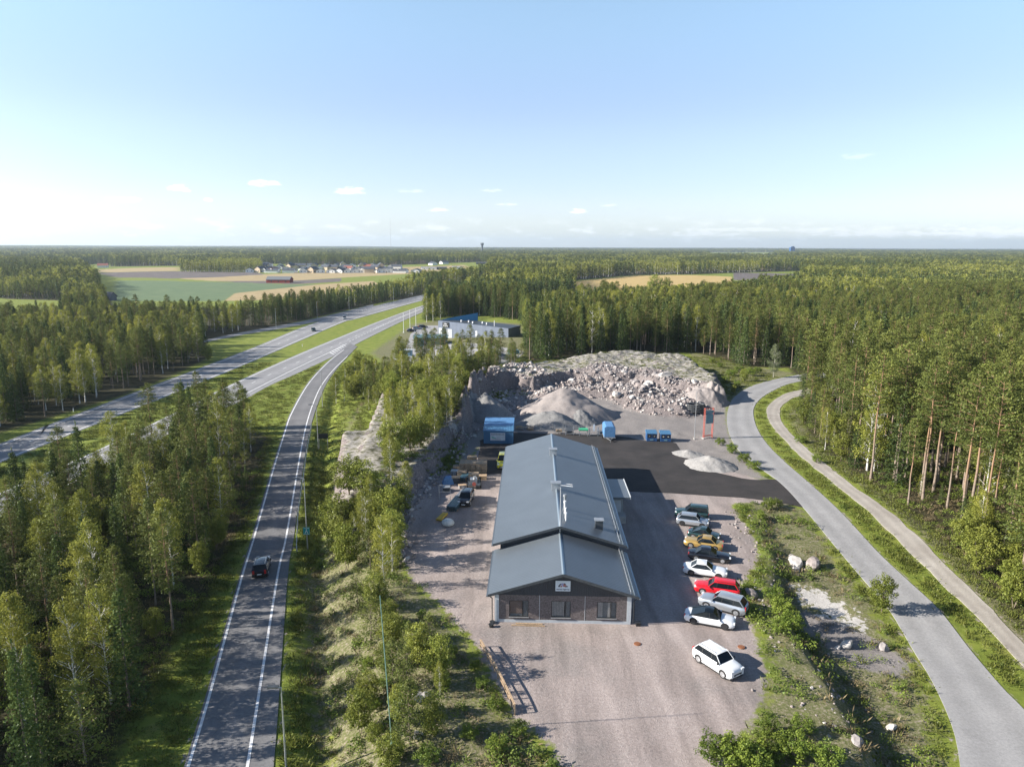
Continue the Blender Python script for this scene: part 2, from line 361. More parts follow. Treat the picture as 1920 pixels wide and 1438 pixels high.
def ground_mat():
    mt = bpy.data.materials.new('ground'); mt.use_nodes = True; t = mt.node_tree; b = t.nodes['Principled BSDF']; Nn = t.nodes.new; Ll = t.links.new
    tx = Nn('ShaderNodeTexCoord')
    def noise(s, d=6, r=.6, off=0):
        n = Nn('ShaderNodeTexNoise'); n.inputs['Scale'].default_value = s; n.inputs['Detail'].default_value = d; n.inputs['Roughness'].default_value = r
        if off:
            a = Nn('ShaderNodeVectorMath'); a.inputs[1].default_value = (off, off*.7, 0); Ll(tx.outputs['Object'], a.inputs[0]); Ll(a.outputs[0], n.inputs['Vector'])
        else: Ll(tx.outputs['Object'], n.inputs['Vector'])
        return n.outputs['Fac']
    def ramp(f, *st):
        r = Nn('ShaderNodeValToRGB'); e = r.color_ramp.elements
        while len(e) < len(st): e.new(.5)
        for k, (p, c) in enumerate(st): e[k].position = p; e[k].color = (*c, 1)
        Ll(f, r.inputs[0]); return r.outputs[0]
    def mix(f, a, b_):
        m_ = Nn('ShaderNodeMix'); m_.data_type = 'RGBA'
        if isinstance(f, float): m_.inputs[0].default_value = f
        else: Ll(f, m_.inputs[0])
        Ll(a, m_.inputs[6]); Ll(b_, m_.inputs[7]); return m_.outputs[2]
    n_edge = noise(.9, 8, .72); n_big = noise(.09, 6, .65, 13); n_mid = noise(.35, 6, .65, 31); n_fine = noise(4.0, 6, .75, 7); n_vf = noise(9., 9, .8, 3)
    def mask(att, amp=1.0, sharp=.12, nn=None):
        a = Nn('ShaderNodeAttribute'); a.attribute_name = att
        s_ = Nn('ShaderNodeMath'); s_.operation = 'SUBTRACT'; Ll(nn or n_edge, s_.inputs[0]); s_.inputs[1].default_value = .5
        m_ = Nn('ShaderNodeMath'); m_.operation = 'MULTIPLY_ADD'; Ll(s_.outputs[0], m_.inputs[0]); m_.inputs[1].default_value = amp; Ll(a.outputs['Fac'], m_.inputs[2])
        r = Nn('ShaderNodeMapRange'); r.interpolation_type = 'SMOOTHSTEP'; Ll(m_.outputs[0], r.inputs[0]); r.inputs[1].default_value = .5-sharp; r.inputs[2].default_value = .5+sharp
        return r.outputs[0]
    grass = mix(n_fine, ramp(n_mid, (.3, (.1, .14, .02)), (.5, (.17, .21, .03)), (.72, (.22, .215, .05))), ramp(n_mid, (.3, (.13, .17, .03)), (.55, (.21, .25, .045)), (.75, (.28, .26, .09))))
    dry = ramp(n_fine, (.32, (.075, .09, .03)), (.47, (.14, .15, .06)), (.56, (.22, .195, .12)), (.68, (.4, .35, .3)))
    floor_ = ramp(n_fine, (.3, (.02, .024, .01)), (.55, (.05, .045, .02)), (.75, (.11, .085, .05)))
    gravel = mix(n_vf, ramp(n_big, (.38, (.23, .21, .2)), (.5, (.335, .28, .26)), (.62, (.41, .35, .33))), ramp(n_fine, (.3, (.18, .155, .147)), (.5, (.34, .29, .27)), (.7, (.52, .46, .43))))
    mpt = Nn('ShaderNodeMapping'); mpt.inputs['Scale'].default_value = (.55, .07, 1); mpt.inputs['Rotation'].default_value = (0, 0, .25); Ll(tx.outputs['Object'], mpt.inputs[0]); nst = Nn('ShaderNodeTexNoise'); nst.inputs['Scale'].default_value = 1.; nst.inputs['Detail'].default_value = 7; nst.inputs['Distortion'].default_value = .6; Ll(mpt.outputs[0], nst.inputs['Vector'])
    sm_ = Nn('ShaderNodeMapRange'); Ll(nst.outputs['Fac'], sm_.inputs[0]); sm_.inputs[1].default_value = .35; sm_.inputs[2].default_value = .65; sm_.inputs[3].default_value = .78; sm_.inputs[4].default_value = 1.14
    gs_ = Nn('ShaderNodeVectorMath'); gs_.operation = 'SCALE'; Ll(gravel, gs_.inputs[0]); Ll(sm_.outputs[0], gs_.inputs['Scale']); gravel = gs_.outputs[0]
    greygr = ramp(n_fine, (.25, (.14, .13, .125)), (.5, (.24, .22, .21)), (.8, (.34, .315, .3)))
    n_rk = noise(.9, 9, .72, 51); rock = mix(n_fine, ramp(n_rk, (.36, (.035, .035, .025)), (.43, (.12, .12, .06)), (.5, (.25, .235, .2)), (.6, (.36, .34, .31))), ramp(n_rk, (.38, (.05, .05, .035)), (.45, (.2, .19, .13)), (.53, (.36, .335, .305)), (.7, (.45, .415, .385))))
    broken = ramp(n_fine, (.3, (.07, .06, .06)), (.5, (.19, .165, .16)), (.72, (.34, .29, .28)))
    geo = Nn('ShaderNodeNewGeometry'); sp = Nn('ShaderNodeSeparateXYZ'); Ll(geo.outputs['True Normal'], sp.inputs[0])
    steep = Nn('ShaderNodeMapRange'); Ll(sp.outputs['Z'], steep.inputs[0]); steep.inputs[1].default_value = .88; steep.inputs[2].default_value = .65
    col = grass
    col = mix(mask('z_dry', 1.8, .18), col, dry)
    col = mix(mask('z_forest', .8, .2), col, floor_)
    for att, c in (('f_tan', ramp(n_big, (.3, (.33, .25, .13)), (.7, (.42, .33, .18)))), ('f_plough', ramp(n_big, (.3, (.11, .095, .09)), (.7, (.17, .145, .135)))),
                   ('f_green', ramp(n_big, (.3, (.1, .155, .08)), (.7, (.15, .2, .1)))), ('f_orange', ramp(n_big, (.3, (.42, .3, .12)), (.7, (.5, .37, .16))))):
        col = mix(mask(att, .1, .3), col, c)
    col = mix(mask('z_gravel', 1.0, .1), col, gravel)
    col = mix(mask('z_grey', .9, .15), col, greygr)
    rk = mix(steep.outputs[0], rock, broken)
    col = mix(mask('z_rock', .9, .1), col, rk)
    zc = Nn('ShaderNodeAttribute'); zc.attribute_name = 'z_cliff'; cm_ = Nn('ShaderNodeMath'); cm_.operation = 'MULTIPLY'; cm_.use_clamp = True; Ll(zc.outputs['Fac'], cm_.inputs[0]); Ll(steep.outputs[0], cm_.inputs[1]); col = mix(cm_.outputs[0], col, broken)
    col = mix(mask('z_broken', .6, .1), col, broken)
    col = mix(mask('z_bare', 2.4, .06), col, ramp(n_fine, (.3, (.34, .32, .3)), (.6, (.6, .575, .54))))
    Ll(col, b.inputs['Base Color']); b.inputs['Roughness'].default_value = .95; b.inputs['Specular IOR Level'].default_value = .2
    bp = Nn('ShaderNodeBump'); bp.inputs['Strength'].default_value = .8; bp.inputs['Distance'].default_value = .07; hh_ = Nn('ShaderNodeMath'); hh_.operation = 'ADD'; Ll(n_vf, hh_.inputs[0]); Ll(n_fine, hh_.inputs[1]); Ll(hh_.outputs[0], bp.inputs['Height'])
    Ll(bp.outputs[0], b.inputs['Normal'])
    return mt
m_ground = ground_mat()
# zones (photo outline -> ground polygon)
lotP = poly([(742, 900), (735, 960), (762, 985), (752, 1040), (775, 1090), (825, 1130), (862, 1175), (897, 1215), (925, 1270), (962, 1335), (1000, 1375), (1040, 1400), (1060, 1520), (1330, 1520), (1370, 1400), (1420, 1340), (1436, 1270), (1420, 1200), (1400, 1150), (1385, 1100), (1425, 1050), (1410, 1000), (1370, 945), (1420, 942), (1500, 946), (1440, 905), (1300, 850), (1000, 800), (905, 820), (880, 880), (830, 890)])
yardbackP = poly([(860, 880), (880, 800), (890, 770), (960, 740), (1150, 745), (1320, 745), (1362, 740), (1362, 790), (1372, 830), (1395, 862), (1440, 903), (1250, 850), (950, 810), (905, 830)])
forestL = poly([(-900, 1300), (-400, 960), (0, 812), (230, 742), (330, 702), (398, 668), (383, 638), (520, 612), (640, 584), (780, 553), (760, 535), (0, 560), (-900, 640)], RZ)
islandP = poly([(-900, 1500), (-400, 1120), (0, 962), (110, 915), (250, 855), (380, 800), (440, 790), (508, 818), (495, 880), (470, 975), (430, 1040), (400, 1110), (330, 1200), (290, 1290), (235, 1370), (190, 1500)], RZ)
forestR = poly([(1500, 716), (1478, 690), (1400, 688), (1300, 660), (1100, 668), (985, 680), (985, 600), (1450, 520), (2600, 520), (3200, 1100), (2400, 1600), (2080, 1290), (1930, 1150), (1860, 1085), (1770, 1010), (1690, 950), (1600, 890), (1540, 840), (1505, 800), (1500, 760)])
dryR = poly([(1395, 925), (1500, 950), (1580, 1050), (1690, 1180), (1760, 1330), (1760, 1520), (1350, 1520), (1400, 1380), (1450, 1250), (1410, 1130), (1440, 1060)])
dryL = poly([(560, 1060), (600, 1020), (650, 780), (700, 720), (640, 830), (650, 960), (740, 1000), (760, 1090), (830, 1150), (1000, 1400), (1040, 1520), (600, 1520), (570, 1250)], -1.)
pathbank = poly([(1500, 750), (1475, 775), (1490, 810), (1540, 860), (1620, 915), (1730, 1000), (1850, 1110), (1960, 1230), (1960, 1160), (1800, 1020), (1690, 940), (1580, 860), (1510, 800)])
bareP = poly([(1475, 1075), (1500, 1072), (1560, 1090), (1590, 1105), (1640, 1150), (1620, 1160), (1580, 1140), (1540, 1130), (1500, 1110)])
greyspur = poly([(1500, 1120), (1560, 1130), (1640, 1165), (1712, 1205), (1690, 1235), (1600, 1215), (1520, 1160)])
quarry_rockP = hillP
fields = {
 'f_tan': [poly(p, -3) for p in ([(168, 507), (250, 503), (336, 502), (336, 509), (180, 513)], [(330, 523), (470, 516), (640, 507), (870, 498), (885, 503), (760, 514), (640, 521), (555, 527), (400, 528)], [(440, 551), (600, 534), (700, 528), (720, 540), (600, 560), (420, 566)])],
 'f_plough': [poly(p, -3) for p in ([(175, 513), (340, 509.5), (480, 511), (500, 515), (400, 521), (330, 523), (215, 521)], [(400, 528), (555, 527), (640, 522), (640, 529), (560, 534), (460, 531)], [(1375, 512), (1500, 515), (1500, 526), (1375, 526)])],
 'f_green': [poly([(215, 526), (330, 528), (460, 531), (560, 535), (600, 534), (440, 551), (420, 566), (215, 566)], -3)],
 'f_orange': [poly([(1080, 528), (1190, 518), (1290, 517), (1372, 520), (1372, 545), (1080, 552)], -3)],
}
def axis(lo, hi, step, glo, ghi, g):
    a = list(np.arange(lo, hi+step*.5, step)); s = step
    while a[-1] < ghi: s *= g; a.append(a[-1]+s)
    s = step; b = []
    x = lo
    while x > glo: s *= g; x -= s; b.append(x)
    return np.array(b[::-1]+a)
gx = axis(-75, 78, .55, -16000, 16000, 1.05); gy = axis(40, 215, .55, -60, 20000, 1.028)
X, Y = np.meshgrid(gx, gy); xf = X.ravel(); yf = Y.ravel()
zf = H(xf, yf)
cell = np.maximum(np.gradient(gy)[:, None]+0*X, np.gradient(gx)[None, :]+0*Y).ravel()
onlot = sst(sdist(xf, yf, lotP), 0, 3)
zn = zf + (fbm(xf*.35, yf*.35, 88)*.22*(1-onlot)+fbm(xf*.6, yf*.6, 89)*.03*onlot)*sst(400-yf, 0, 200)
nx, ny = len(gx), len(gy)
# roads: edges measured in the photo, laid on the ground
def wl(pts, z=RZ): return poly(pts, z)
far_A = extend(wl([(0, 832), (100, 793), (300, 718), (367, 693), (480, 650), (567, 614), (640, 590), (715, 571), (790, 554), (853, 541), (900, 532)]), 160, 200)
far_B = extend(wl([(0, 868), (167, 801), (333, 735), (473, 678), (640, 606), (672, 597), (788, 565), (853, 549), (905, 538)]), 160, 200)
near_A = extend(wl([(0, 924), (183, 844), (333, 771), (433, 721), (560, 664), (640, 631), (710, 603), (787, 575), (860, 553)]), 120, 150)
near_B = extend(wl([(0, 967), (200, 868), (437, 759), (510, 721), (560, 699), (640, 661), (690, 634), (787, 588), (860, 560)]), 120, 150)
exit_A = wl([(375, 640), (450, 624), (517, 612), (580, 600), (640, 586), (700, 571)]); exit_B = wl([(375, 644), (450, 629), (517, 618), (580, 606), (640, 592), (700, 578)])
loc_A = poly([(1830, 1520), (1812, 1438), (1794, 1335), (1755, 1248), (1718, 1190), (1670, 1118), (1621, 1069), (1552, 1000), (1509, 954), (1460, 903), (1400, 860), (1372, 825), (1363, 790), (1367, 762), (1380, 742), (1413, 723), (1480, 706), (1560, 696), (1700, 690)])
loc_B = poly([(2150, 1520), (2060, 1438), (1975, 1345), (1920, 1288), (1885, 1255), (1824, 1187), (1764, 1118), (1703, 1069), (1643, 1021), (1582, 964), (1514, 903), (1470, 865), (1436, 830), (1417, 797), (1413, 767), (1427, 747), (1453, 731), (1487, 718), (1560, 707), (1700, 700)])
path_A = poly([(1998, 1290), (1920, 1210), (1824, 1118), (1764, 1072), (1658, 982), (1555, 900), (1490, 845), (1447, 797), (1438, 775), (1441, 760), (1467, 741), (1494, 733), (1560, 722), (1700, 712)])
path_B = poly([(2040, 1265), (1950, 1200), (1839, 1095), (1794, 1060), (1688, 973), (1585, 900), (1515, 843), (1475, 805), (1463, 783), (1464, 765), (1480, 750), (1496, 744), (1560, 732), (1700, 721)])
def mkroad(name, A, B, mat, label_off=.05, step=1.5, rag=0., cols=4):
    A = resample(A, step); B = resample(B, step)
    o = link(name, fixup(ribbon_mesh(name, A, B, mat, label_off, cols=cols, rag=rag))); tag(o, kind='structure'); return o, A, B
roadpolys = []
r1, A1, B1 = mkroad('motorway_far_carriageway', far_A, far_B, m_hw)
r2, A2, B2 = mkroad('motorway_near_carriageway', near_A, near_B, m_hw)
r3, A3, B3 = mkroad('slip_road', ramp_Lp, ramp_R, m_ramp, .065)
r4, A4, B4 = mkroad('exit_road', exit_A, exit_B, m_hw, .06)
r5, A5, B5 = mkroad('local_road', loc_A, loc_B, m_local, .06)
r6, A6, B6 = mkroad('gravel_path', path_A, path_B, m_path, .05, rag=.35)
for A, B in ((A1, B1), (A2, B2), (A3, B3), (A4, B4), (A5, B5), (A6, B6)): roadpolys.append(np.vstack([A[::3], B[::-3]]))
for r in (r1, r2): r['kind'] = 'structure'
def edge(par, P, wd=.22, dash=None, off=.075, z=None):
    o = link('edge_line' if not dash else 'dashed_line', fixup(line_mesh('line', P, wd, m_line, off, dash)), par); return o
def inset(A, B, d):
    n = min(len(A), len(B)); s = np.linspace(0, 1, n)
    A = np.stack([np.interp(s, np.linspace(0, 1, len(A)), A[:, k]) for k in (0, 1)], 1); B = np.stack([np.interp(s, np.linspace(0, 1, len(B)), B[:, k]) for k in (0, 1)], 1)
    dv = B-A; l = np.linalg.norm(dv, axis=1)[:, None]; return A+dv*(d/l if d > 0 or d < 0 else 0)
def mid(A, B, t):
    n = min(len(A), len(B)); s = np.linspace(0, 1, n)
    A = np.stack([np.interp(s, np.linspace(0, 1, len(A)), A[:, k]) for k in (0, 1)], 1); B = np.stack([np.interp(s, np.linspace(0, 1, len(B)), B[:, k]) for k in (0, 1)], 1)
    return A*(1-t)+B*t
edge(r1, mid(A1, B1, .13), .3); edge(r1, mid(A1, B1, .93), .3); edge(r1, mid(A1, B1, .54), .2, (3, 9))
edge(r2, mid(A2, B2, .07), .3); edge(r2, mid(A2, B2, .45), .2, (3, 9))
edge(r2, extend(wl([(437, 751), (525, 706), (580, 679), (620, 660), (650, 645)]), 200), .3)
edge(r2, wl([(700, 618), (787, 581), (840, 562)]), .3)
edge(r2, wl([(655, 641), (700, 619), (787, 579)]), .3, (2, 3))
edge(r1, wl([(655, 591), (700, 578), (760, 564)]), .35, (2, 2))
edge(r3, wl([(333, 1500), (353, 1438), (391, 1311), (426, 1183), (455, 1078), (479, 1000), (515, 873), (533, 815), (548, 773), (580, 718), (615, 680), (645, 656)]), .24, off=.085)
edge(r3, wl([(450, 1500), (464, 1438), (521, 1078), (538, 1000), (563, 853), (575, 795), (588, 755), (603, 723), (625, 694), (652, 668)]), .24, off=.085)
gore = MB()
for k in range(7):
    t = k/6; a = W0(618+t*24, 661-t*14, RZ); b_ = W0(626+t*22, 663-t*15.5+1.5, RZ)
    gore.bar((a[0], a[1], RZ+.11), (b_[0], b_[1], RZ+.11), .5, .01)
gore.build('hatching_line', m_line, r2)
# asphalt yard and its link to the local road
yardP = poly([(893, 892), (897, 860), (901, 826), (935, 812), (968, 811), (1015, 813), (1090, 815), (1161, 817), (1207, 826), (1266, 829), (1277, 847), (1295, 864), (1336, 885), (1400, 899), (1458, 899), (1480, 915), (1512, 952), (1460, 942), (1400, 934), (1320, 929), (1248, 924), (1150, 921), (1000, 915), (935, 887)])
def flat_mesh(name, P, mat, off, step=1.4, rough=0.):
    c = resample(np.vstack([P, P[:1]]), step, smooth=False)[:-1]
    import mathutils
    from mathutils.geometry import delaunay_2d_cdt
    lo = P.min(0); hi = P.max(0); g = np.stack(np.meshgrid(np.arange(lo[0], hi[0], 2.5), np.arange(lo[1], hi[1], 2.5)), -1).reshape(-1, 2)
    g = g[sdist(g[:, 0], g[:, 1], P) > 1.2]
    n = len(c); allp = np.vstack([c, g])
    r = delaunay_2d_cdt([Vector(p) for p in allp], [(i, (i+1) % n) for i in range(n)], [list(range(n))], 1, 1e-4)
    vv = np.array([tuple(v) for v in r[0]]); z = gz(vv, off)
    me = bpy.data.meshes.new(name); me.from_pydata(np.column_stack([vv, z]).tolist(), [], [list(f) for f in r[2]]); me.materials.append(mat); me.update()
    return fixup(me)
_yr = np.random.default_rng(4); yardQ = resample(np.vstack([yardP, yardP[:1]]), 1.3, smooth=False)[:-1]; yardQ = yardQ+_yr.normal(size=yardQ.shape)*.09
yard = link('asphalt_yard', flat_mesh('yard', yardQ, m_yard, .035)); tag(yard, kind='structure')
# company yard beyond the knoll
corpP = poly([(770, 622), (795, 607), (830, 607), (835, 640), (905, 650), (985, 668), (960, 690), (900, 690), (870, 668), (800, 690), (735, 668), (760, 650)], -1.5)
cy = link('company_yard', flat_mesh('cy', corpP, m_local, .05)); tag(cy, kind='structure')
# verge strip of loose grit beside the slip road
allroad = np.full(xf.shape, -1e9); nr = (yf < 1500) & (np.abs(xf) < 900)
for P in roadpolys+[yardP]:
    allroad[nr] = np.maximum(allroad[nr], sdist(xf[nr], yf[nr], P))
inset_ = np.clip(cell*.9, .4, 3)
zn = np.where(allroad > -3, zf+(zn-zf)*np.clip(-allroad/3, 0, 1), zn)
zn = np.where(allroad > inset_, zf-.06-np.minimum(cell*.03, .3), zn)
# the ground sheet
F = (np.arange(ny-1)[:, None]*nx+np.arange(nx-1)[None, :]).ravel()
quads = np.stack([F, F+1, F+nx+1, F+nx], 1)
me = bpy.data.meshes.new('ground'); me.vertices.add(nx*ny); me.vertices.foreach_set('co', np.column_stack([xf, yf, zn]).ravel().astype(np.float32))
me.loops.add(4*len(quads)); me.loops.foreach_set('vertex_index', quads.ravel().astype(np.int32)); me.polygons.add(len(quads))
me.polygons.foreach_set('loop_start', (np.arange(len(quads))*4).astype(np.int32)); me.polygons.foreach_set('loop_total', np.full(len(quads), 4, np.int32))
me.polygons.foreach_set('use_smooth', np.ones(len(quads), bool)); me.update(calc_edges=True); me.validate()
def att(name, v):
    a = me.attributes.new(name, 'FLOAT', 'POINT'); a.data.foreach_set('value', np.clip(v, -1, 2).astype(np.float32))
def zone(P, wd): return .5+sdist(xf, yf, P)/(2*wd)
att('z_gravel', np.maximum(zone(lotP, 1.6), np.where(yf < 240, .52-np.abs(allroad+.25)/1.3, -1)*1.0))
att('z_grey', np.maximum(zone(yardbackP, 2.), zone(greyspur, 1.5)))
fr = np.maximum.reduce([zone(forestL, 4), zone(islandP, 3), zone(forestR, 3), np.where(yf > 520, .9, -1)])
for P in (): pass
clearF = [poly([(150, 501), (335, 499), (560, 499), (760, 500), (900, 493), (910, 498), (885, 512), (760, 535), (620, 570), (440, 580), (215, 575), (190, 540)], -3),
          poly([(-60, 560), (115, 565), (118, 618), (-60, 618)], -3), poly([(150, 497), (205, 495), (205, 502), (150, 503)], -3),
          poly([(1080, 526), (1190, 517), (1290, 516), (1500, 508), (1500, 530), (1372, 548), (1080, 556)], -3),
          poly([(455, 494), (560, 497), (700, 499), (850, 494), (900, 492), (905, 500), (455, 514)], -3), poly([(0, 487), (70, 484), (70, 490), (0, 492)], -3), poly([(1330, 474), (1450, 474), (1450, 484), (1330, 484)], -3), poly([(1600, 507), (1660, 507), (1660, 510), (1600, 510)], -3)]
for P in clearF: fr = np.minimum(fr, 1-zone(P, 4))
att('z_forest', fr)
dryQ = poly([(1280, 655), (1400, 685), (1500, 700), (1410, 722), (1366, 765), (1358, 722)]); dryC = poly([(690, 660), (770, 605), (830, 598), (985, 612), (990, 680), (905, 705), (740, 692)], -2)
att('z_dry', np.maximum.reduce([zone(dryQ, 3)*.85, zone(dryC, 3)*.72, zone(dryR, 3)*.95, zone(dryL, 3)*.85, zone(pathbank, 1.5)*.9, zone(knollP, 2)*.7]))
att('z_rock', np.maximum.reduce([zone(hillP, 1.5)*.85, zone(slabP, .8), zone(knollP, 1.5)*.68]))
att('z_broken', zone(rubP, 3)); att('z_cliff', np.maximum(.5+(sdist(xf, yf, knollP)+4)/3, .5+(sdist(xf, yf, hillP)+4)/3))
att('z_bare', zone(bareP, 1.2)*.62)
for k, Ps in fields.items(): att(k, np.maximum.reduce([zone(P, 2) for P in Ps]))
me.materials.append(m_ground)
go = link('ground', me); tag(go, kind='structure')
# ------------------------------------------------------------------ vegetation
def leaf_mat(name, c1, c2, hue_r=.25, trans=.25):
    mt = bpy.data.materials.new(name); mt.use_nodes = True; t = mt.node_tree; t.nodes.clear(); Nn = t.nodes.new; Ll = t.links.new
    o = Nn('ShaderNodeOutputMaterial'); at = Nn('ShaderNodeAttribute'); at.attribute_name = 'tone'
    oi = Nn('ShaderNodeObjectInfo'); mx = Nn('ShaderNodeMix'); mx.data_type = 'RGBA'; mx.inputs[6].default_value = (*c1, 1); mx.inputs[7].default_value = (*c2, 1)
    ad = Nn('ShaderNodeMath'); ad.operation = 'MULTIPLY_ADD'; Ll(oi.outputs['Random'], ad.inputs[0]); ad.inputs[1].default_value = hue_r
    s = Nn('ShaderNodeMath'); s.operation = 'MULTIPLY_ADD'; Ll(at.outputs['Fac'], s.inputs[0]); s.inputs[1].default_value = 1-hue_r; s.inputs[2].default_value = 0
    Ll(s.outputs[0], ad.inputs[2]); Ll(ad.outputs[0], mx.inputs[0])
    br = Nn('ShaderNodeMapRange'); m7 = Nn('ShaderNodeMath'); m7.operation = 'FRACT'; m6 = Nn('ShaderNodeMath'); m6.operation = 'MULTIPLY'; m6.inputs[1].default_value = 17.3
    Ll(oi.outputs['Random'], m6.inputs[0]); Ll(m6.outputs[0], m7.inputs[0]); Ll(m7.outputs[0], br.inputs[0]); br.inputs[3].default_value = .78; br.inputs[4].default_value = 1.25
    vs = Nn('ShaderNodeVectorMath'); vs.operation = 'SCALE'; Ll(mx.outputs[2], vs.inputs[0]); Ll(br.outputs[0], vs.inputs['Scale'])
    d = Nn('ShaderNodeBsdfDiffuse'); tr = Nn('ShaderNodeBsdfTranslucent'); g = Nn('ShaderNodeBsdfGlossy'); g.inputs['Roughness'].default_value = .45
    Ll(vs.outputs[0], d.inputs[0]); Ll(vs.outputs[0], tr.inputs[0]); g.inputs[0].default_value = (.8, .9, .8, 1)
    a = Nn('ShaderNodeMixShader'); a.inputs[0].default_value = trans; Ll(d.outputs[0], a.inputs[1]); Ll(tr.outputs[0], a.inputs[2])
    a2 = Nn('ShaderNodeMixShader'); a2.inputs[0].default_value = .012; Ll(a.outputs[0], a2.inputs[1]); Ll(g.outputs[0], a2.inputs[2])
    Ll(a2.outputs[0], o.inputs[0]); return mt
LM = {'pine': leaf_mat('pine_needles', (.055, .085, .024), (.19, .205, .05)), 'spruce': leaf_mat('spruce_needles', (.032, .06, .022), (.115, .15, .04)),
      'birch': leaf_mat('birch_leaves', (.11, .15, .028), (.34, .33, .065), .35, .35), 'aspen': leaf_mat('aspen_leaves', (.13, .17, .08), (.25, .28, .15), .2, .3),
      'willow': leaf_mat('willow_leaves', (.12, .16, .03), (.31, .32, .07), .4, .35), 'bush': leaf_mat('bush_leaves', (.08, .135, .028), (.24, .29, .05), .35, .3), 'weed': leaf_mat('weed_leaves', (.08, .13, .03), (.2, .24, .06), .4, .35),
      'brown': leaf_mat('dry_stems', (.11, .085, .045), (.24, .19, .11), .5, .15)}
def bark(name, c1, c2, c3=None, z0=0, z1=1):
    mt = bpy.data.materials.new(name); mt.use_nodes = True; t = mt.node_tree; b = t.nodes['Principled BSDF']; Nn = t.nodes.new; Ll = t.links.new
    tx = Nn('ShaderNodeTexCoord'); mp = Nn('ShaderNodeMapping'); mp.inputs['Scale'].default_value = (1.2, 1.2, 5.); Ll(tx.outputs['Object'], mp.inputs[0])
    n = Nn('ShaderNodeTexNoise'); n.inputs['Scale'].default_value = 1.2; n.inputs['Detail'].default_value = 5; Ll(mp.outputs[0], n.inputs['Vector'])
    r = Nn('ShaderNodeValToRGB'); r.color_ramp.elements[0].position = .38; r.color_ramp.elements[1].position = .5; r.color_ramp.elements[0].color = (*c1, 1); r.color_ramp.elements[1].color = (*c2, 1); Ll(n.outputs['Fac'], r.inputs[0])
    last = r.outputs[0]
    if c3:
        s = Nn('ShaderNodeSeparateXYZ'); Ll(tx.outputs['Object'], s.inputs[0]); m_ = Nn('ShaderNodeMapRange'); Ll(s.outputs[2], m_.inputs[0]); m_.inputs[1].default_value = z0; m_.inputs[2].default_value = z1
        x = Nn('ShaderNodeMix'); x.data_type = 'RGBA'; Ll(m_.outputs[0], x.inputs[0]); Ll(last, x.inputs[6]); x.inputs[7].default_value = (*c3, 1); last = x.outputs[2]
    Ll(last, b.inputs['Base Color']); b.inputs['Roughness'].default_value = .9; return mt
BM = {'pine': bark('pine_bark', (.14, .11, .09), (.24, .19, .15), (.29, .175, .105), 4, 9), 'spruce': bark('spruce_bark', (.08, .065, .05), (.15, .12, .1)), 'birch': bark('birch_bark', (.12, .11, .1), (.68, .66, .62)),
      'aspen': bark('aspen_bark', (.2, .2, .16), (.4, .39, .32)), 'bush': bark('twig_bark', (.1, .08, .06), (.2, .16, .12))}
class Leaves:
    def __init__(s, rng): s.c = []; s.u = []; s.w = []; s.t = []; s.rng = rng
    def clump(s, c, rad, n, size, upb=.3, tone=.5, tvar=.25, shell=.5, droop=0., asp=.55):
        r = s.rng; d = r.normal(size=(n, 3)); d /= np.linalg.norm(d, axis=1)[:, None]
        q = r.random(n)**(1/3)*(1-shell)+shell; q = np.minimum(q, 1)*(0.75+.35*r.random(n))
        p = np.array(c)+d*q[:, None]*np.array(rad); p[:, 2] -= droop*r.random(n)
        nn = d*.7+r.normal(size=(n, 3))*.45; nn[:, 2] += upb; nn /= np.linalg.norm(nn, axis=1)[:, None]
        a = np.cross(nn, r.normal(size=(n, 3))); a /= np.linalg.norm(a, axis=1)[:, None]; b = np.cross(nn, a)
        sz = size*(.6+.8*r.random(n))[:, None]
        s.c.append(p); s.u.append(a*sz*.5); s.w.append(b*sz*.5*(asp+.4*r.random((n, 1)))); s.t.append(np.clip(tone+r.normal(size=n)*tvar*.4+(r.random()-.5)*tvar, 0, 1))
    def mesh(s, name, mat):
        c = np.concatenate(s.c); u = np.concatenate(s.u); w_ = np.concatenate(s.w); t = np.concatenate(s.t); n = len(c)
        V = np.stack([c-u, c-w_, c+u, c+w_], 1).reshape(-1, 3)
        me = bpy.data.meshes.new(name); me.vertices.add(4*n); me.vertices.foreach_set('co', V.ravel().astype(np.float32))
        me.loops.add(4*n); me.loops.foreach_set('vertex_index', np.arange(4*n, dtype=np.int32)); me.polygons.add(n)
        me.polygons.foreach_set('loop_start', (np.arange(n)*4).astype(np.int32)); me.polygons.foreach_set('loop_total', np.full(n, 4, np.int32))
        me.update(calc_edges=True); a = me.attributes.new('tone', 'FLOAT', 'FACE'); a.data.foreach_set('value', t.astype(np.float32)); me.materials.append(mat); return me
def trunk_mb(h, r0, rng, lean=.0, n=7, top=.12, kink=.15):
    mb = MB(); P = []; k = 6
    ang = rng.random()*6.28
    for i in range(k+1):
        t = i/k; P.append((math.cos(ang)*lean*t*t*h+(rng.random()-.5)*kink*(t > 0), math.sin(ang)*lean*t*t*h+(rng.random()-.5)*kink*(t > 0), h*t))
    for i in range(k):
        ra = r0*(1-(i/k)*(1-top)); rb = r0*(1-((i+1)/k)*(1-top)); mb.tube(P[i], P[i+1], ra*(1.25 if i == 0 else 1), rb, n, cap=False)
    return mb, P
def at_(P, t):
    k = len(P)-1; i = min(int(t*k), k-1); f = t*k-i; return Vector(P[i]).lerp(Vector(P[i+1]), f)
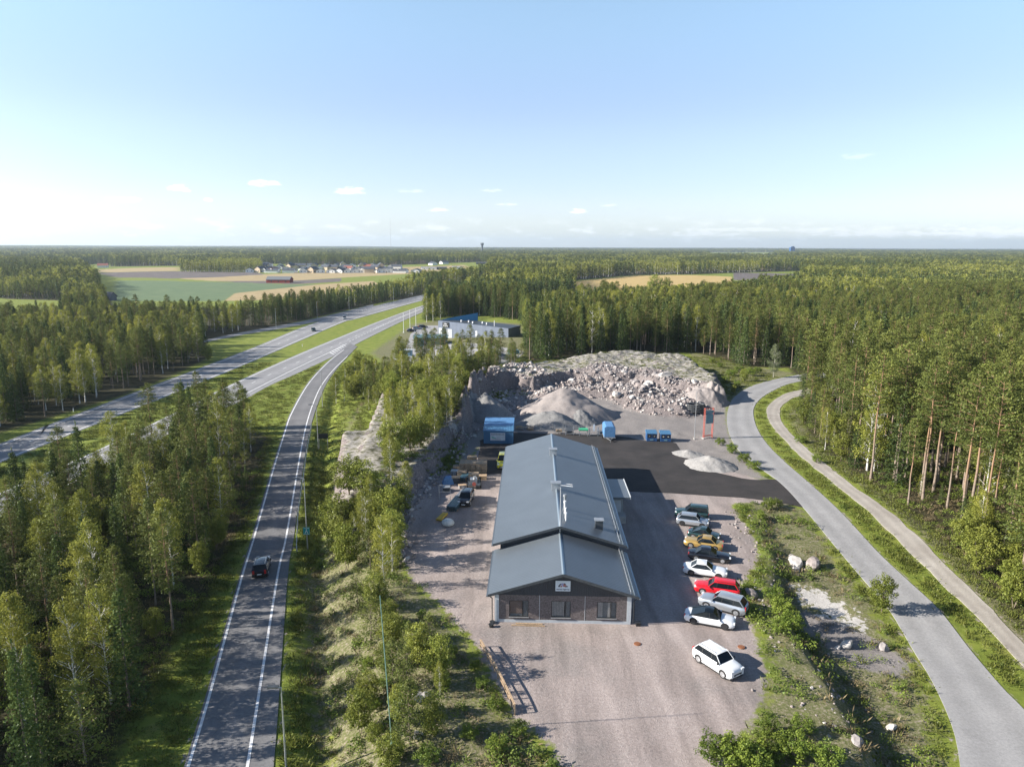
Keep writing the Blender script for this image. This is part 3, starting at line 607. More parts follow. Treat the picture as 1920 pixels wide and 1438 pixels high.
def make_pine(seed, h=17., bare=.45, R=2.3, lod=0, fs=1.):
    rng = np.random.default_rng(seed); L_ = Leaves(rng); mb, P = trunk_mb(h, .14*h/17+.02, rng, .01)
    nw = int((1-bare)*h/ .5)
    for i in range(nw):
        t = bare+(1-bare)*(i+.3)/nw; s = (t-bare)/(1-bare)
        prof = (min(1, .45+s*2.2) if s < .3 else 1)*(1-s**1.7)**.8+.12
        nb = rng.integers(3, 6) if not lod else 2
        a0 = rng.random()*6.28
        for b in range(nb):
            if rng.random() < .08: continue
            a = a0+b*6.28/nb+rng.normal()*.35; rr = R*prof*(.55+.55*rng.random()); o = at_(P, t)
            tip = o+Vector((math.cos(a)*rr, math.sin(a)*rr, rr*(.1+.35*s)+rng.normal()*.12))
            if not lod: mb.bar(o, o.lerp(tip, .8), .028, .028)
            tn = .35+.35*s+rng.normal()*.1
            q = .34+.28*rr/R*1.2
            if lod: L_.clump(tip*.75+o*.25, (q*1.6, q*1.6, q*.9), 11, .62*fs, .4, tn)
            else:
                L_.clump(tip, (q*1.45, q*1.45, q*.55), 48, .27*fs, .7, tn, asp=.2)
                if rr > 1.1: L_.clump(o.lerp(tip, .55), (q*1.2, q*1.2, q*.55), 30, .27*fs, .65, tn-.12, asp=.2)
    L_.clump(at_(P, 1.), (.35, .35, .6), 5 if lod else 50, (.6 if lod else .2)*fs, .5, .75)
    return mb, L_
def make_spruce(seed, h=16., R=2.1, lod=0, fs=1.):
    rng = np.random.default_rng(seed); L_ = Leaves(rng); mb, P = trunk_mb(h, .16, rng, .0, kink=.05)
    nw = int(h/(.5 if not lod else 1.0))
    for i in range(nw):
        t = .07+.91*(i/nw); rr0 = R*(1-t)**.85*(.85+.3*rng.random())+.12; nb = max(3, int(3+rr0*2.2)) if not lod else 3; a0 = rng.random()*6.28
        for b in range(nb):
            a = a0+b*6.28/nb+rng.normal()*.3; rr = rr0*(.75+.45*rng.random()); o = at_(P, t)
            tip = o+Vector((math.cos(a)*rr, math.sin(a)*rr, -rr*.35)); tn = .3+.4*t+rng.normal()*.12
            if lod: L_.clump(o.lerp(tip, .6), (.6, .6, .5), 9, .58*fs, .2, tn)
            else:
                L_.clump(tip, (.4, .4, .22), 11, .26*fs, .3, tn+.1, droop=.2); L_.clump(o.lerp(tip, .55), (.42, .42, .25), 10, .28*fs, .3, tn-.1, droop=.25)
    L_.clump(at_(P, 1.), (.12, .12, .5), 3 if lod else 14, .25, .5, .7)
    return mb, L_
def make_birch(seed, h=13., R=1.9, bare=.3, lod=0, fs=1., full=1.):
    rng = np.random.default_rng(seed); L_ = Leaves(rng); mb, P = trunk_mb(h, .11, rng, .02)
    n = int((112 if not lod else 34)*full)
    for i in range(n):
        t = bare+(1-bare)*rng.random()**.85; s = (t-bare)/(1-bare); rr = R*(math.sin(math.pi*(s*.82+.14))**.75)*(.35+.7*rng.random()); a = rng.random()*6.28
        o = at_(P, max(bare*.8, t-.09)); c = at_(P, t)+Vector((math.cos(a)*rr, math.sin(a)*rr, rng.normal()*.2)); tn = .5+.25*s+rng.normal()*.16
        if lod: L_.clump(c, (.7, .7, .65), 11, .52*fs, .2, tn)
        else:
            if i % 2 == 0: mb.bar(o, o.lerp(c, .8), .035, .035)
            q = .38+.3*rng.random(); L_.clump(c, (q, q, q*1.05), 54, .155*fs, .15, tn, .3, .35, droop=.35)
    return mb, L_
def make_round(seed, h=7., R=2.4, lod=0, full=1., size=.22):
    rng = np.random.default_rng(seed); L_ = Leaves(rng); mb = MB()
    for k in range(5):
        a = rng.random()*6.28; mb.bar((0, 0, -.1), (math.cos(a)*R*.35, math.sin(a)*R*.35, h*.6), .06, .06)
    n = int(95*full) if not lod else 20
    for i in range(n):
        d = rng.normal(size=3); d /= np.linalg.norm(d); q = rng.random()**.4
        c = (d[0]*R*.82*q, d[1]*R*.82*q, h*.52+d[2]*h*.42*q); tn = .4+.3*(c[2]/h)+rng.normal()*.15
        if lod: L_.clump(c, (.6, .6, .5), 8, .7, .2, tn)
        else: qq = .3+.25*rng.random(); L_.clump(c, (qq*R/2.2, qq*R/2.2, qq*.9*R/2.2), 34 if R > 2 else 60, size, .2, tn, .3, .35)
    return mb, L_
def pmesh(name, mb, L_, bm, lm): return (mb.mesh(name+'_trunk', bm), L_.mesh(name+'_crown', lm))
PR = {}
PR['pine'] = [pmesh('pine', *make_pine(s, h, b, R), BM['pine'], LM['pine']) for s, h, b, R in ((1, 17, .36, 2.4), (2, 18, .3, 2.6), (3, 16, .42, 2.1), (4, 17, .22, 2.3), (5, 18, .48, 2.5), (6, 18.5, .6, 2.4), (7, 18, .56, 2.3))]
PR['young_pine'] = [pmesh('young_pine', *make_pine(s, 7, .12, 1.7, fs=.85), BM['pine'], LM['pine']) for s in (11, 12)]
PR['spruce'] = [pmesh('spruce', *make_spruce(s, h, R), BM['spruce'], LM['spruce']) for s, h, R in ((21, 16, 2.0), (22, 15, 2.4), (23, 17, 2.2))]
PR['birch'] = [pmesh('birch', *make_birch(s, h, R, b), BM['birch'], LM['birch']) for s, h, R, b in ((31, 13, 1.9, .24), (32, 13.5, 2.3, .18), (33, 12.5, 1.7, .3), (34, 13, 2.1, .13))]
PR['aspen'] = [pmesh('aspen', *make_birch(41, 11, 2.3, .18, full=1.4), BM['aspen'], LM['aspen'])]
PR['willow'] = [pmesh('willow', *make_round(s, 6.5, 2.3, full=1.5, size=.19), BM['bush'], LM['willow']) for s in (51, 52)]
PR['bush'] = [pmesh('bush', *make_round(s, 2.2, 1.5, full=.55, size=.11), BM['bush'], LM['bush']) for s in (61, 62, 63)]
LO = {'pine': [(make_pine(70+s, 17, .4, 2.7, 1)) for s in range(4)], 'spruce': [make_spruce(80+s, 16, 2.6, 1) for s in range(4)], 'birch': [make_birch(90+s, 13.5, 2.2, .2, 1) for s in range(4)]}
PH = {'pine': 17, 'young_pine': 7, 'spruce': 16, 'birch': 13, 'aspen': 11, 'willow': 6.5, 'bush': 2.2}
def proto_collection(name, items):
    """unlinked collection whose objects the scatter objects draw from, sorted by name"""
    c = bpy.data.collections.new(name)
    for i, me in enumerate(items):
        o = bpy.data.objects.new('%s_%02d' % (name, i), me); c.objects.link(o)
    return c
def join_mesh(name, tm, cm):
    """one mesh out of trunk and crown, for the scattered mass"""
    me = bpy.data.meshes.new(name); import bmesh
    bm = bmesh.new(); bm.from_mesh(cm); lay = bm.faces.layers.float.get('tone')
    nf = len(bm.faces); bm.from_mesh(tm); bm.faces.ensure_lookup_table()
    for f in bm.faces[nf:]: f.material_index = 1
    bm.to_mesh(me); bm.free(); me.materials.append(cm.materials[0]); me.materials.append(tm.materials[0]); return me
def scatter(name, coll, n_items, pts, idx, rot, scl, label, cat=None, kind='stuff', tilt=None):
    me = bpy.data.meshes.new(name); n = len(pts); me.vertices.add(n); me.vertices.foreach_set('co', np.asarray(pts, np.float32).ravel())
    a = me.attributes.new('idx', 'INT', 'POINT'); a.data.foreach_set('value', np.asarray(idx, np.int32))
    a = me.attributes.new('rot', 'FLOAT_VECTOR', 'POINT'); rv = np.zeros((n, 3), np.float32) if tilt is None else np.asarray(tilt, np.float32); rv[:, 2] = rot; a.data.foreach_set('vector', rv.ravel())
    a = me.attributes.new('scl', 'FLOAT_VECTOR', 'POINT'); a.data.foreach_set('vector', np.asarray(scl, np.float32).ravel()); me.update()
    o = link(name, me); tag(o, label, cat, kind=kind)
    g = bpy.data.node_groups.new('scatter_'+name, 'GeometryNodeTree')
    g.interface.new_socket('Geometry', in_out='INPUT', socket_type='NodeSocketGeometry'); g.interface.new_socket('Geometry', in_out='OUTPUT', socket_type='NodeSocketGeometry')
    Nn = g.nodes.new; Ll = g.links.new; gi = Nn('NodeGroupInput'); go_ = Nn('NodeGroupOutput'); ip = Nn('GeometryNodeInstanceOnPoints'); ci = Nn('GeometryNodeCollectionInfo')
    ci.inputs['Collection'].default_value = coll; ci.inputs['Separate Children'].default_value = True; ci.inputs['Reset Children'].default_value = True
    def na(nm, ty):
        q = Nn('GeometryNodeInputNamedAttribute'); q.data_type = ty; q.inputs['Name'].default_value = nm
        return [s for s in q.outputs if s.enabled and s.name == 'Attribute'][0]
    Ll(gi.outputs[0], ip.inputs['Points']); Ll(ci.outputs[0], ip.inputs['Instance']); ip.inputs['Pick Instance'].default_value = True
    Ll(na('idx', 'INT'), ip.inputs['Instance Index']); e = Nn('FunctionNodeEulerToRotation'); Ll(na('rot', 'FLOAT_VECTOR'), e.inputs[0]); Ll(e.outputs[0], ip.inputs['Rotation']); Ll(na('scl', 'FLOAT_VECTOR'), ip.inputs['Scale'])
    Ll(ip.outputs[0], go_.inputs[0]); md = o.modifiers.new('scatter', 'NODES'); md.node_group = g; return o
# ---- where trees stand
forestM = poly([(797, 600), (803, 575), (870, 551), (985, 540), (990, 625), (968, 606), (900, 592), (850, 592), (822, 596)], -2)
clearF[0] = poly([(150, 501), (335, 499), (560, 499), (760, 500), (900, 493), (915, 498), (905, 520), (760, 545), (640, 566), (560, 584), (440, 614), (215, 612), (195, 545)], -3)
clearF[3] = poly([(1080, 526), (1190, 517), (1290, 516), (1500, 508), (1500, 535), (1372, 572), (1080, 585)], -3)
rockwoodP = poly([(905, 715), (880, 700), (870, 690), (905, 678), (985, 672), (1000, 682), (960, 700)], 2.)
def grid_pts(y0, y1, step, seed, marg=30, widen=.76):
    rng = np.random.default_rng(seed); ys = np.arange(y0, y1, step); out = []
    for y in ys:
        xs = np.arange(-widen*y-marg, widen*y+marg, step); out.append(np.stack([xs+rng.uniform(-.48, .48, len(xs))*step, y+rng.uniform(-.48, .48, len(xs))*step], 1))
    return np.concatenate(out)
def clear_mask(P, m=2.):
    ok = np.ones(len(P), bool)
    for c in clearF: ok &= sdist(P[:, 0], P[:, 1], c) < -m
    return ok
def road_dist(P):
    d = np.full(len(P), -1e9)
    for q in roadpolys: d = np.maximum(d, sdist(P[:, 0], P[:, 1], q))
    return d
trees = []           # x, y, z, kind, height, stand
def add_tr(P, stand, kinds, hr, seed):
    rng = np.random.default_rng(seed); z = H(P[:, 0], P[:, 1])-.1; ks = list(kinds); pr = np.array([kinds[k] for k in ks])
    nz_ = fbm(P[:, 0]*.035, P[:, 1]*.035, seed)          # stands change kind in patches
    for i in range(len(P)):
        p = pr*np.exp(np.array([(-1, 1, 0, 0, 0)[j % 5] for j in range(len(ks))])*nz_[i]*2.2); p /= p.sum()
        k = ks[rng.choice(len(ks), p=p)]; h = rng.uniform(*hr)*(.93 if k == 'birch' else 1)*(.62 if rng.random() < .14 else 1)
        if k in ('young_pine', 'willow', 'aspen', 'bush'): h = min(h, PH[k]*rng.uniform(.75, 1.15))
        trees.append([P[i, 0], P[i, 1], z[i], k, h, stand])
P = grid_pts(34, 620, 4.1, 1); rd = road_dist(P); cm = clear_mask(P)
inL = (sdist(P[:, 0], P[:, 1], forestL) > 0) & cm & (rd < -5); inI = (sdist(P[:, 0], P[:, 1], islandP) > 0) & (rd < -4)
inR = ((sdist(P[:, 0], P[:, 1], forestR) > .5) | (sdist(P[:, 0], P[:, 1], forestM) > 0)) & cm & (rd < -2.5); inF = (P[:, 1] > 520) & cm & (rd < -6) & ~inL & ~inR
rg = np.random.default_rng(5); keep = rg.random(len(P))
add_tr(P[inL & (P[:, 1] < 330) & (keep < .8)], 'left', {'birch': .45, 'pine': .35, 'spruce': .2}, (10.5, 15), 2)
add_tr(P[inI & (keep < .97)], 'island', {'birch': .3, 'pine': .46, 'spruce': .24}, (9.5, 13.5), 3)
sR = inR & (P[:, 1] < 330)
add_tr(P[sR & (P[:, 0] > 35) & (keep < .72) & (P[:, 1] < 205)], 'right', {'spruce': .08, 'pine': .84, 'birch': .08}, (16, 20.5), 4)
add_tr(P[sR & ~((P[:, 0] > 35) & (P[:, 1] < 205)) & (keep < .9)], 'back', {'birch': .07, 'pine': .55, 'spruce': .38}, (13, 18), 6)
K1 = poly([(628, 735), (652, 702), (668, 690), (720, 690), (800, 695), (880, 700), (900, 705), (880, 745), (862, 790), (845, 835), (800, 880), (765, 905), (735, 925), (722, 880), (735, 815), (700, 790), (740, 745), (690, 760), (668, 735)], 0)
K2 = poly([(630, 1000), (648, 975), (690, 985), (725, 965), (765, 930), (772, 955), (748, 990), (748, 1040), (758, 1100), (725, 1135), (675, 1095), (632, 1060)], -1)
P2 = grid_pts(45, 260, 2.9, 8)
kr = np.random.default_rng(9).random(len(P2)); rd2 = road_dist(P2)
k1 = (sdist(P2[:, 0], P2[:, 1], K1) > 0) & (rd2 < -3); add_tr(P2[k1 & (kr < .75)], 'knoll', {'young_pine': .1, 'pine': .08, 'birch': .34, 'willow': .48}, (5.5, 9.5), 10)
k2 = (sdist(P2[:, 0], P2[:, 1], K2) > 0); add_tr(P2[k2 & (kr < .95)], 'knoll', {'young_pine': .1, 'birch': .3, 'willow': .6}, (6.2, 9), 12)
K5 = poly([(672, 1120), (765, 1135), (825, 1200), (850, 1300), (850, 1430), (740, 1460), (680, 1420), (660, 1250)], -1); k5 = (sdist(P2[:, 0], P2[:, 1], K5) > 0); add_tr(P2[k5 & (kr < .92)], 'slope', {'young_pine': .22, 'birch': .18, 'willow': .6}, (2.2, 5.2), 14)
K6 = poly([(745, 690), (790, 680), (870, 690), (905, 696), (945, 684), (940, 672), (870, 668), (800, 664), (745, 672)], 0); k6 = (sdist(P2[:, 0], P2[:, 1], K6) > 0); add_tr(P2[k6 & (kr < .42)], 'knoll', {'pine': .45, 'young_pine': .15, 'birch': .4}, (8, 12), 16)
k3 = (sdist(P2[:, 0], P2[:, 1], rockwoodP) > 0); add_tr(P2[k3 & (kr < .5)], 'knoll', {'young_pine': .6, 'pine': .4}, (6, 10), 13)
U1 = poly([(1498, 755), (1512, 815), (1560, 858), (1640, 905), (1665, 890), (1580, 800), (1530, 740)]); U2 = poly([(1795, 1010), (1850, 1075), (1940, 1155), (2080, 1270), (2120, 1200), (1960, 1050), (1860, 960)])
P3 = grid_pts(45, 240, 2.7, 28); k4 = np.random.default_rng(29).random(len(P3)); rd3 = road_dist(P3)
for U_ in (U1, U2): add_tr(P3[(sdist(P3[:, 0], P3[:, 1], U_) > 0) & (k4 < .62) & (rd3 < -2.5)], 'right', {'willow': .4, 'young_pine': .12, 'birch': .25, 'spruce': .23}, (4, 9), 30)
ui = (sdist(P3[:, 0], P3[:, 1], islandP) > 1) & (k4 < .24); add_tr(P3[ui], 'island', {'spruce': .3, 'young_pine': .35, 'willow': .35}, (3, 7.5), 33)
uq = (sdist(P3[:, 0], P3[:, 1], forestR) > 1.5) & (k4 < .13) & (P3[:, 1] < 190) & (P3[:, 0] > 35); add_tr(P3[uq], 'right', {'spruce': .4, 'young_pine': .2, 'willow': .4}, (3, 8), 31)
# single trees that stand out
HAND = [('birch', 50, 1366, 12.5, 'white-trunked birch standing alone at the dark wood edge, bottom left', 2),
        ('willow', 1652, 1148, 4.7, 'small leafy tree between white bare rock and local road, shading the asphalt', 1),
        ('aspen', 1450, 708, 9.5, 'pale silvery-green aspen beside the bend of the local road', 0),
        ('birch', 1845, 955, 15, 'tall forked birch with white trunk at the forest edge right of the gravel path', 1),
        ('willow', 1835, 1075, 6.5, 'round leafy willow below the white birch beside the gravel path', 0),
        ('willow', 1900, 1140, 6, 'leafy willow nearest the gravel path at the right edge', 1),
        ('willow', 1720, 905, 3.6, 'low bushy willow under the tall bare pine trunks', 0),
        ('young_pine', 768, 1235, 3.6, 'young pine left of the gravel lot, behind the green pole', 0), ('young_pine', 764, 1300, 4.2, 'young pine directly right of the green pole foot', 1),
        ('young_pine', 768, 1395, 5.2, 'young pine with bare reddish trunk near the white stones', 0),
        ('willow', 702, 1395, 2.2, 'low yellowish shrub near the foot of the leaning green pole', 1),
        ('willow', 390, 676, 6, 'dark rounded bush at the end of the left-hand wood by the motorway', 0),
        ('spruce', 722, 838, 5.2, 'small dark spruce on the grey rock slab', 0),
        ('young_pine', 676, 812, 3.5, 'small pine beside the rock slab above the slip road', 1),
        ('willow', 655, 726, 8, 'big leafy willow overhanging the slip road merge', 0), ('willow', 650, 968, 4.2, 'leafy bush-like willow hiding the front foot of the rock slab', 0), ('willow', 676, 992, 5.2, 'rounded willow standing right below the rock slab', 1), ('willow', 636, 925, 2.4, 'low shrub at the left foot of the rock slab', 0), ('willow', 702, 985, 5.6, 'taller willow behind the one below the rock slab', 1), ('willow', 672, 700, 8, 'second big willow behind the slip road merge', 1),
        ('willow', 1395, 715, 4, 'green bush left of the pale aspen at the road bend', 0), ('willow', 1375, 738, 2.6, 'yellowish bush between the rock hill and the road bend', 1),
        ('birch', 800, 605, 15, 'yellow-green birch at the left end of the tree row behind the three flagpoles', 0), ('birch', 812, 603, 15, 'yellowing birch, middle of the row left of the company hall', 2), ('birch', 826, 600, 14, 'golden birch close to the company hall', 1),
        ('willow', 1228, 560, 20, 'broad round tree crown rising in front of the orange field', 0), ('willow', 1250, 558, 17, 'dark-shadowed round tree right of the broad crown by the orange field', 1)]
GR = {'left': ('trees of the wood beyond the motorway', 'in the dark wood beyond the motorway on the left'), 'island': ('trees of the wood between motorway and slip road', 'in the wood between the motorway and the slip road'),
      'right': ('trees of the forest right of the gravel path', 'in the tall forest right of the gravel path'), 'back': ('trees of the forest behind the quarry', 'in the forest behind the rocky quarry'),
      'slope': ('shrubs and saplings on the slope below the gravel lot', 'on the slope between slip road and gravel lot'), 'knoll': ('young trees on the rocky knoll', 'on the rocky knoll between slip road and hall')}
KN = {'pine': ('pine_tree', 'pine', 'pine tree', 'bare-trunked grey-green pine'), 'young_pine': ('young_pine_tree', 'young_pine', 'pine tree', 'young bushy pine'), 'spruce': ('spruce_tree', 'spruce', 'spruce tree', 'dark conical spruce'),
      'birch': ('birch_tree', 'birch', 'birch tree', 'slender light green birch'), 'aspen': ('aspen_tree', 'aspen', 'aspen tree', 'pale aspen'), 'willow': ('willow_tree', 'willow', 'willow tree', 'round leafy willow'), 'bush': ('bush', 'bush', 'bush', 'leafy green bush')}
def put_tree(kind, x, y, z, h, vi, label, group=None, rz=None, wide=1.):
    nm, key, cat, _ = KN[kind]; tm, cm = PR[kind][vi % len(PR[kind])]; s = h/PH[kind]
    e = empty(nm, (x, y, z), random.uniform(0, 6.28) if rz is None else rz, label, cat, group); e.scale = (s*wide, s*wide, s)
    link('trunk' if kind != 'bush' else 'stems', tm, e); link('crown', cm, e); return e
for k, px, py, h, lab, vi in HAND:
    x, y, z = W(px, py); put_tree(k, x, y, z-.1, h, vi, lab, wide=1. if k != 'aspen' else .9)
# the largest 300 of each kind as things, the rest as one mass
by = {}
for t in trees:
    x, y, z, k, h, st = t; v = np.array([x, y, z+h*.6])-np.array([0, 0, CAMZ]); dp = v@CF
    px = 960+FPX*(v@CR)/dp; py = 719-FPX*(v@CU)/dp; vis = (-15 < px < 1935) and py < 1470
    t.append(h/dp*(1. if vis else 0.)); by.setdefault(k, []).append(t)
REST = {}
for k, l in by.items():
    l.sort(key=lambda t: -t[6]); cap = {'pine': 290, 'birch': 270, 'spruce': 240, 'young_pine': 120, 'willow': 120, 'aspen': 60, 'bush': 100}[k]
    for i, t in enumerate(l):
        x, y, z, kk, h, st, sz = t
        if i < cap and sz > 0:
            g, where = GR[st]; s2 = ''
            if st == 'back': s2 = 'behind the company hall' if x < -2 else ('directly behind the rock hill' if y < 258 else 'deep behind the quarry') if x < 62 else 'beyond the bend of the local road'
            if st == 'left': s2 = 'beside the far exit road' if y > 235 else 'nearest the far carriageway' if sz > .075 else ''
            if st == 'island': s2 = 'at the bottom left corner of the wood' if y < 66 else 'at the far tip of the middle wood' if y > 105 else ''
            if st == 'knoll': s2 = 'on the bank left of the gravel yard' if y < 118 else 'at the slip road merge end of the knoll' if y > 165 else ''
            if st == 'right': s2 = 'in the forest by the path bend' if y > 130 else ''
            if s2: g = g+' '+s2; where = s2
            ed = sz > .11 and k in ('pine', 'birch', 'spruce'); sm = h < .8*np.mean([q_[4] for q_ in l[:cap]])
            lab = '%s %s' % (KN[k][3], where); 
            if ed: lab = lab.replace('slender light', 'near, slender light').replace('bare-trunked', 'near, bare-trunked').replace('dark conical', 'near, dark conical')
            if sm: lab = 'low '+lab
            bare_ = (k == 'pine' and st == 'right' and 72 < y < 118 and sdist(np.array([x]), np.array([y]), forestR)[0] < 11)
            if bare_: lab = 'tall pine with a long bare orange trunk beside the gravel path'; g = 'bare pines beside the gravel path'
            gg = g if bare_ else g+', '+KN[k][2]+(', near' if ed else '')+(', low' if sm else '')
            put_tree(k, x, y, z, h, (5+random.randrange(2)) if (k == 'pine' and st == 'right' and 72 < y < 118 and sdist(np.array([x]), np.array([y]), forestR)[0] < 11) else random.randrange(5), lab, gg, wide=random.uniform(.85, 1.15))
        else: REST.setdefault(k, []).append((x, y, z, h))
KM = {'pine': 'pine', 'young_pine': 'pine', 'spruce': 'spruce', 'birch': 'birch', 'aspen': 'birch', 'willow': 'birch'}
ptsK = {'pine': [], 'spruce': [], 'birch': []}      # x,y,z, idx, scale xyz
NHI = {k: len(PR[k]) for k in ('pine', 'spruce', 'birch')}
for k, l in REST.items():
    kk = KM[k]
    for (x, y, z, h) in l:
        s = h/PH[kk]; lo = y > 460; ptsK[kk].append((x, y, z, (NHI[kk]+random.randrange(4)) if lo else random.randrange(min(5, NHI[kk])), s*random.uniform(.9, 1.2), s))
rg = np.random.default_rng(77)
def far_band(P, kinds, hr, wide):
    n = len(P); z = H(P[:, 0], P[:, 1])-.2; a = fbm(P[:, 0]*.012, P[:, 1]*.006, 101, 3); b = fbm(P[:, 0]*.02, P[:, 1]*.009, 111, 3)
    ks = list(kinds); lp = np.log(np.array([kinds[k] for k in ks]))[None, :]+np.stack([a*3.5, b*3.5, -(a+b)*3], 1)
    g = -np.log(-np.log(rg.random((n, 3)))); ch = np.argmax(lp+g*.8, 1); hh = rg.uniform(hr[0], hr[1], n)*(1+.25*b)
    for i in range(n):
        kk = ks[ch[i]]; s = hh[i]/PH[kk]; ptsK[kk].append((P[i, 0], P[i, 1], z[i], (NHI[kk]+rg.integers(4)) if P[i, 1] > 460 else rg.integers(min(5, NHI[kk])), s*wide*rg.uniform(.85, 1.2), s))
KF = {'spruce': .4, 'pine': .35, 'birch': .25}
q = (inL | inR | inF) & (P[:, 1] >= 330) & (keep < .8); lf = P[:, 0] < -60; far_band(P[q & ~lf], {'spruce': .3, 'pine': .5, 'birch': .2}, (13.5, 18), 1.15); far_band(P[q & lf], {'spruce': .3, 'pine': .3, 'birch': .4}, (9.5, 13.5), 1.15)
for (y0, y1, st, wd, sd) in ((620, 1000, 7.0, 1.35, 21), (1000, 2000, 10.5, 1.7, 22), (2000, 4600, 20., 2.7, 23), (4600, 9000, 42, 5, 24)):
    Q = grid_pts(y0, y1, st, sd, 10, .74); Q = Q[clear_mask(Q, 1.5) & (road_dist(Q) < -6)]; Q = Q[rg.random(len(Q)) < .93]; far_band(Q, KF, (13.5, 18), wd)
# copse standing in the fields
for P0, kk in ((poly([(338, 508), (346, 500), (420, 499), (485, 500), (492, 508), (470, 511), (345, 511)], -3), 'mix'),):
    Q = grid_pts(900, 1500, 8, 31); Q = Q[sdist(Q[:, 0], Q[:, 1], P0) > 0]; far_band(Q, {'spruce': .3, 'pine': .2, 'birch': .5}, (14, 18), 1.4)
STL = {'pine': ('pine_forest', 'mass of pine trees filling the forests out to the horizon'), 'spruce': ('spruce_forest', 'mass of dark spruces filling the forests out to the horizon'), 'birch': ('birch_wood', 'mass of lighter green birches mixed into the forests')}
for kk, l in ptsK.items():
    items = [join_mesh(kk+'_hi', *PR[kk][i]) for i in range(NHI[kk])]
    for i, (mb, L_) in enumerate(LO[kk]):
        items.append(join_mesh(kk+'_lo', mb.mesh('t', BM[kk]), L_.mesh('c', LM[kk])))
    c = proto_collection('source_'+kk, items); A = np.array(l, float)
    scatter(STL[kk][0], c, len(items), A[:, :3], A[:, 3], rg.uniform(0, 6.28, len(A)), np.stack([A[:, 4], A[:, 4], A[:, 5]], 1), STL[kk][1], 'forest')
# ---- low growth
def tuft(seed, n, hgt, spread, mat, wd=.05):
    r = np.random.default_rng(seed); L_ = Leaves(r)
    p = r.normal(size=(n, 3))*spread; p[:, 2] = hgt*.45*r.random(n); d = p*np.array([1, 1, 0])*.8/spread*.5+r.normal(size=(n, 3))*.25; d[:, 2] = 1
    d /= np.linalg.norm(d, axis=1)[:, None]; a = np.cross(d, r.normal(size=(n, 3))); a /= np.linalg.norm(a, axis=1)[:, None]
    L_.c.append(p); L_.u.append(d*hgt*.5*(.5+r.random((n, 1)))); L_.w.append(a*wd); L_.t.append(np.clip(.5+r.normal(size=n)*.25, 0, 1)); return L_.mesh('tuft', mat)
def weed(seed, mat, R=.5, h=.5, n=60, size=.16):
    r = np.random.default_rng(seed); L_ = Leaves(r)
    for k in range(5): L_.clump((r.normal()*R*.5, r.normal()*R*.5, h*(.3+.3*r.random())), (R*.5, R*.5, h*.45), n//5, size, .5, .5, .4)
    return L_.mesh('weed', mat)
LM['grass'] = leaf_mat('grass_blades', (.085, .11, .022), (.19, .2, .05), .5, .3)
lowc = proto_collection('source_low', [tuft(1, 26, .22, .35, LM['grass'], .035), tuft(2, 30, .3, .3, LM['grass'], .035), tuft(3, 24, .4, .3, LM['brown'], .03), weed(4, LM['weed'], .4, .4, 90, .1), weed(5, LM['bush'], .5, .55, 120, .1), weed(6, LM['brown'], .5, .4, 90, .08), weed(7, LM['weed'], .3, .25, 60, .08)])
allv = np.stack([rg.uniform(-95, 75, 210000), rg.uniform(40, 235, 210000)], 1)
allv = allv[(np.abs(allv[:, 0]) < allv[:, 1]*.74+3)]
rdv = np.full(len(allv), -1e9)
for q in roadpolys+[yardP, corpP]: rdv = np.maximum(rdv, sdist(allv[:, 0], allv[:, 1], q))
lotd = sdist(allv[:, 0], allv[:, 1], lotP); ybd = sdist(allv[:, 0], allv[:, 1], yardbackP); hd = sdist(allv[:, 0], allv[:, 1], hillP); rb = sdist(allv[:, 0], allv[:, 1], rubP); sb = sdist(allv[:, 0], allv[:, 1], slabP)
isf = np.maximum.reduce([sdist(allv[:, 0], allv[:, 1], q) for q in (forestL, islandP, forestR)])
drR = np.maximum(sdist(allv[:, 0], allv[:, 1], dryR), -99); drL = sdist(allv[:, 0], allv[:, 1], dryL); brd = sdist(allv[:, 0], allv[:, 1], bareP); kn = sdist(allv[:, 0], allv[:, 1], knollP)
nn1 = fbm(allv[:, 0]*.22, allv[:, 1]*.22, 201); nn2 = fbm(allv[:, 0]*.5, allv[:, 1]*.5, 211); u = rg.random(len(allv))
base = (rdv < -.7) & (lotd < -.3+nn2*1.2) & (ybd < -.5) & (rb < 0) & (sb < 0) & (brd < 0)
dens = np.where(isf > 1, .16, .42); dens = np.where(allv[:, 1] > 120, dens*.45, dens)
dryz = (drR > 0) | (drL > 0) | (kn > 0); dens = np.where(dryz, np.where(drL > 0, .3, .17)*(nn1+.5), dens); dens = np.where(hd > -1, .10*(nn2 > .12), dens)
edge_lot = (lotd < -.3) & (lotd > -6) & (allv[:, 1] < 120); dens = np.where(edge_lot & (nn1 > .05), np.where(allv[:, 0] > 15, .13, .24), dens)
ok = base & (u < dens); V = allv[ok]; n1 = nn1[ok]; dz = dryz[ok]; el_ = edge_lot[ok]; fi = (isf > 1)[ok]; uu = rg.random(len(V))
idx = np.where(dz, np.select([uu < .22, uu < .5, uu < .68, uu < .8], [2, 5, 3, 1], 4), np.select([uu < .6, uu < .95], [0, 1], 6))
idx = np.where(el_ & (uu > .35), np.where(uu > .8, 4, 3), idx); idx = np.where(fi, np.select([uu < .35, uu < .7], [5, 4], 2), idx)
zv = H(V[:, 0], V[:, 1])+.0; s = rg.uniform(.7, 1.5, len(V))*np.where(el_ & (n1 > .1), 1.3, 1.)
scatter('ground_plants', lowc, 7, np.column_stack([V, zv]), idx, rg.uniform(0, 6.28, len(V)), np.stack([s*1.1, s*1.1, s], 1), 'grass tufts, weeds and low ground plants on verges and slopes', 'ground plants')
print('ground plants', len(V), {k: len(v) for k, v in ptsK.items()}, {k: len(v) for k, v in by.items()})
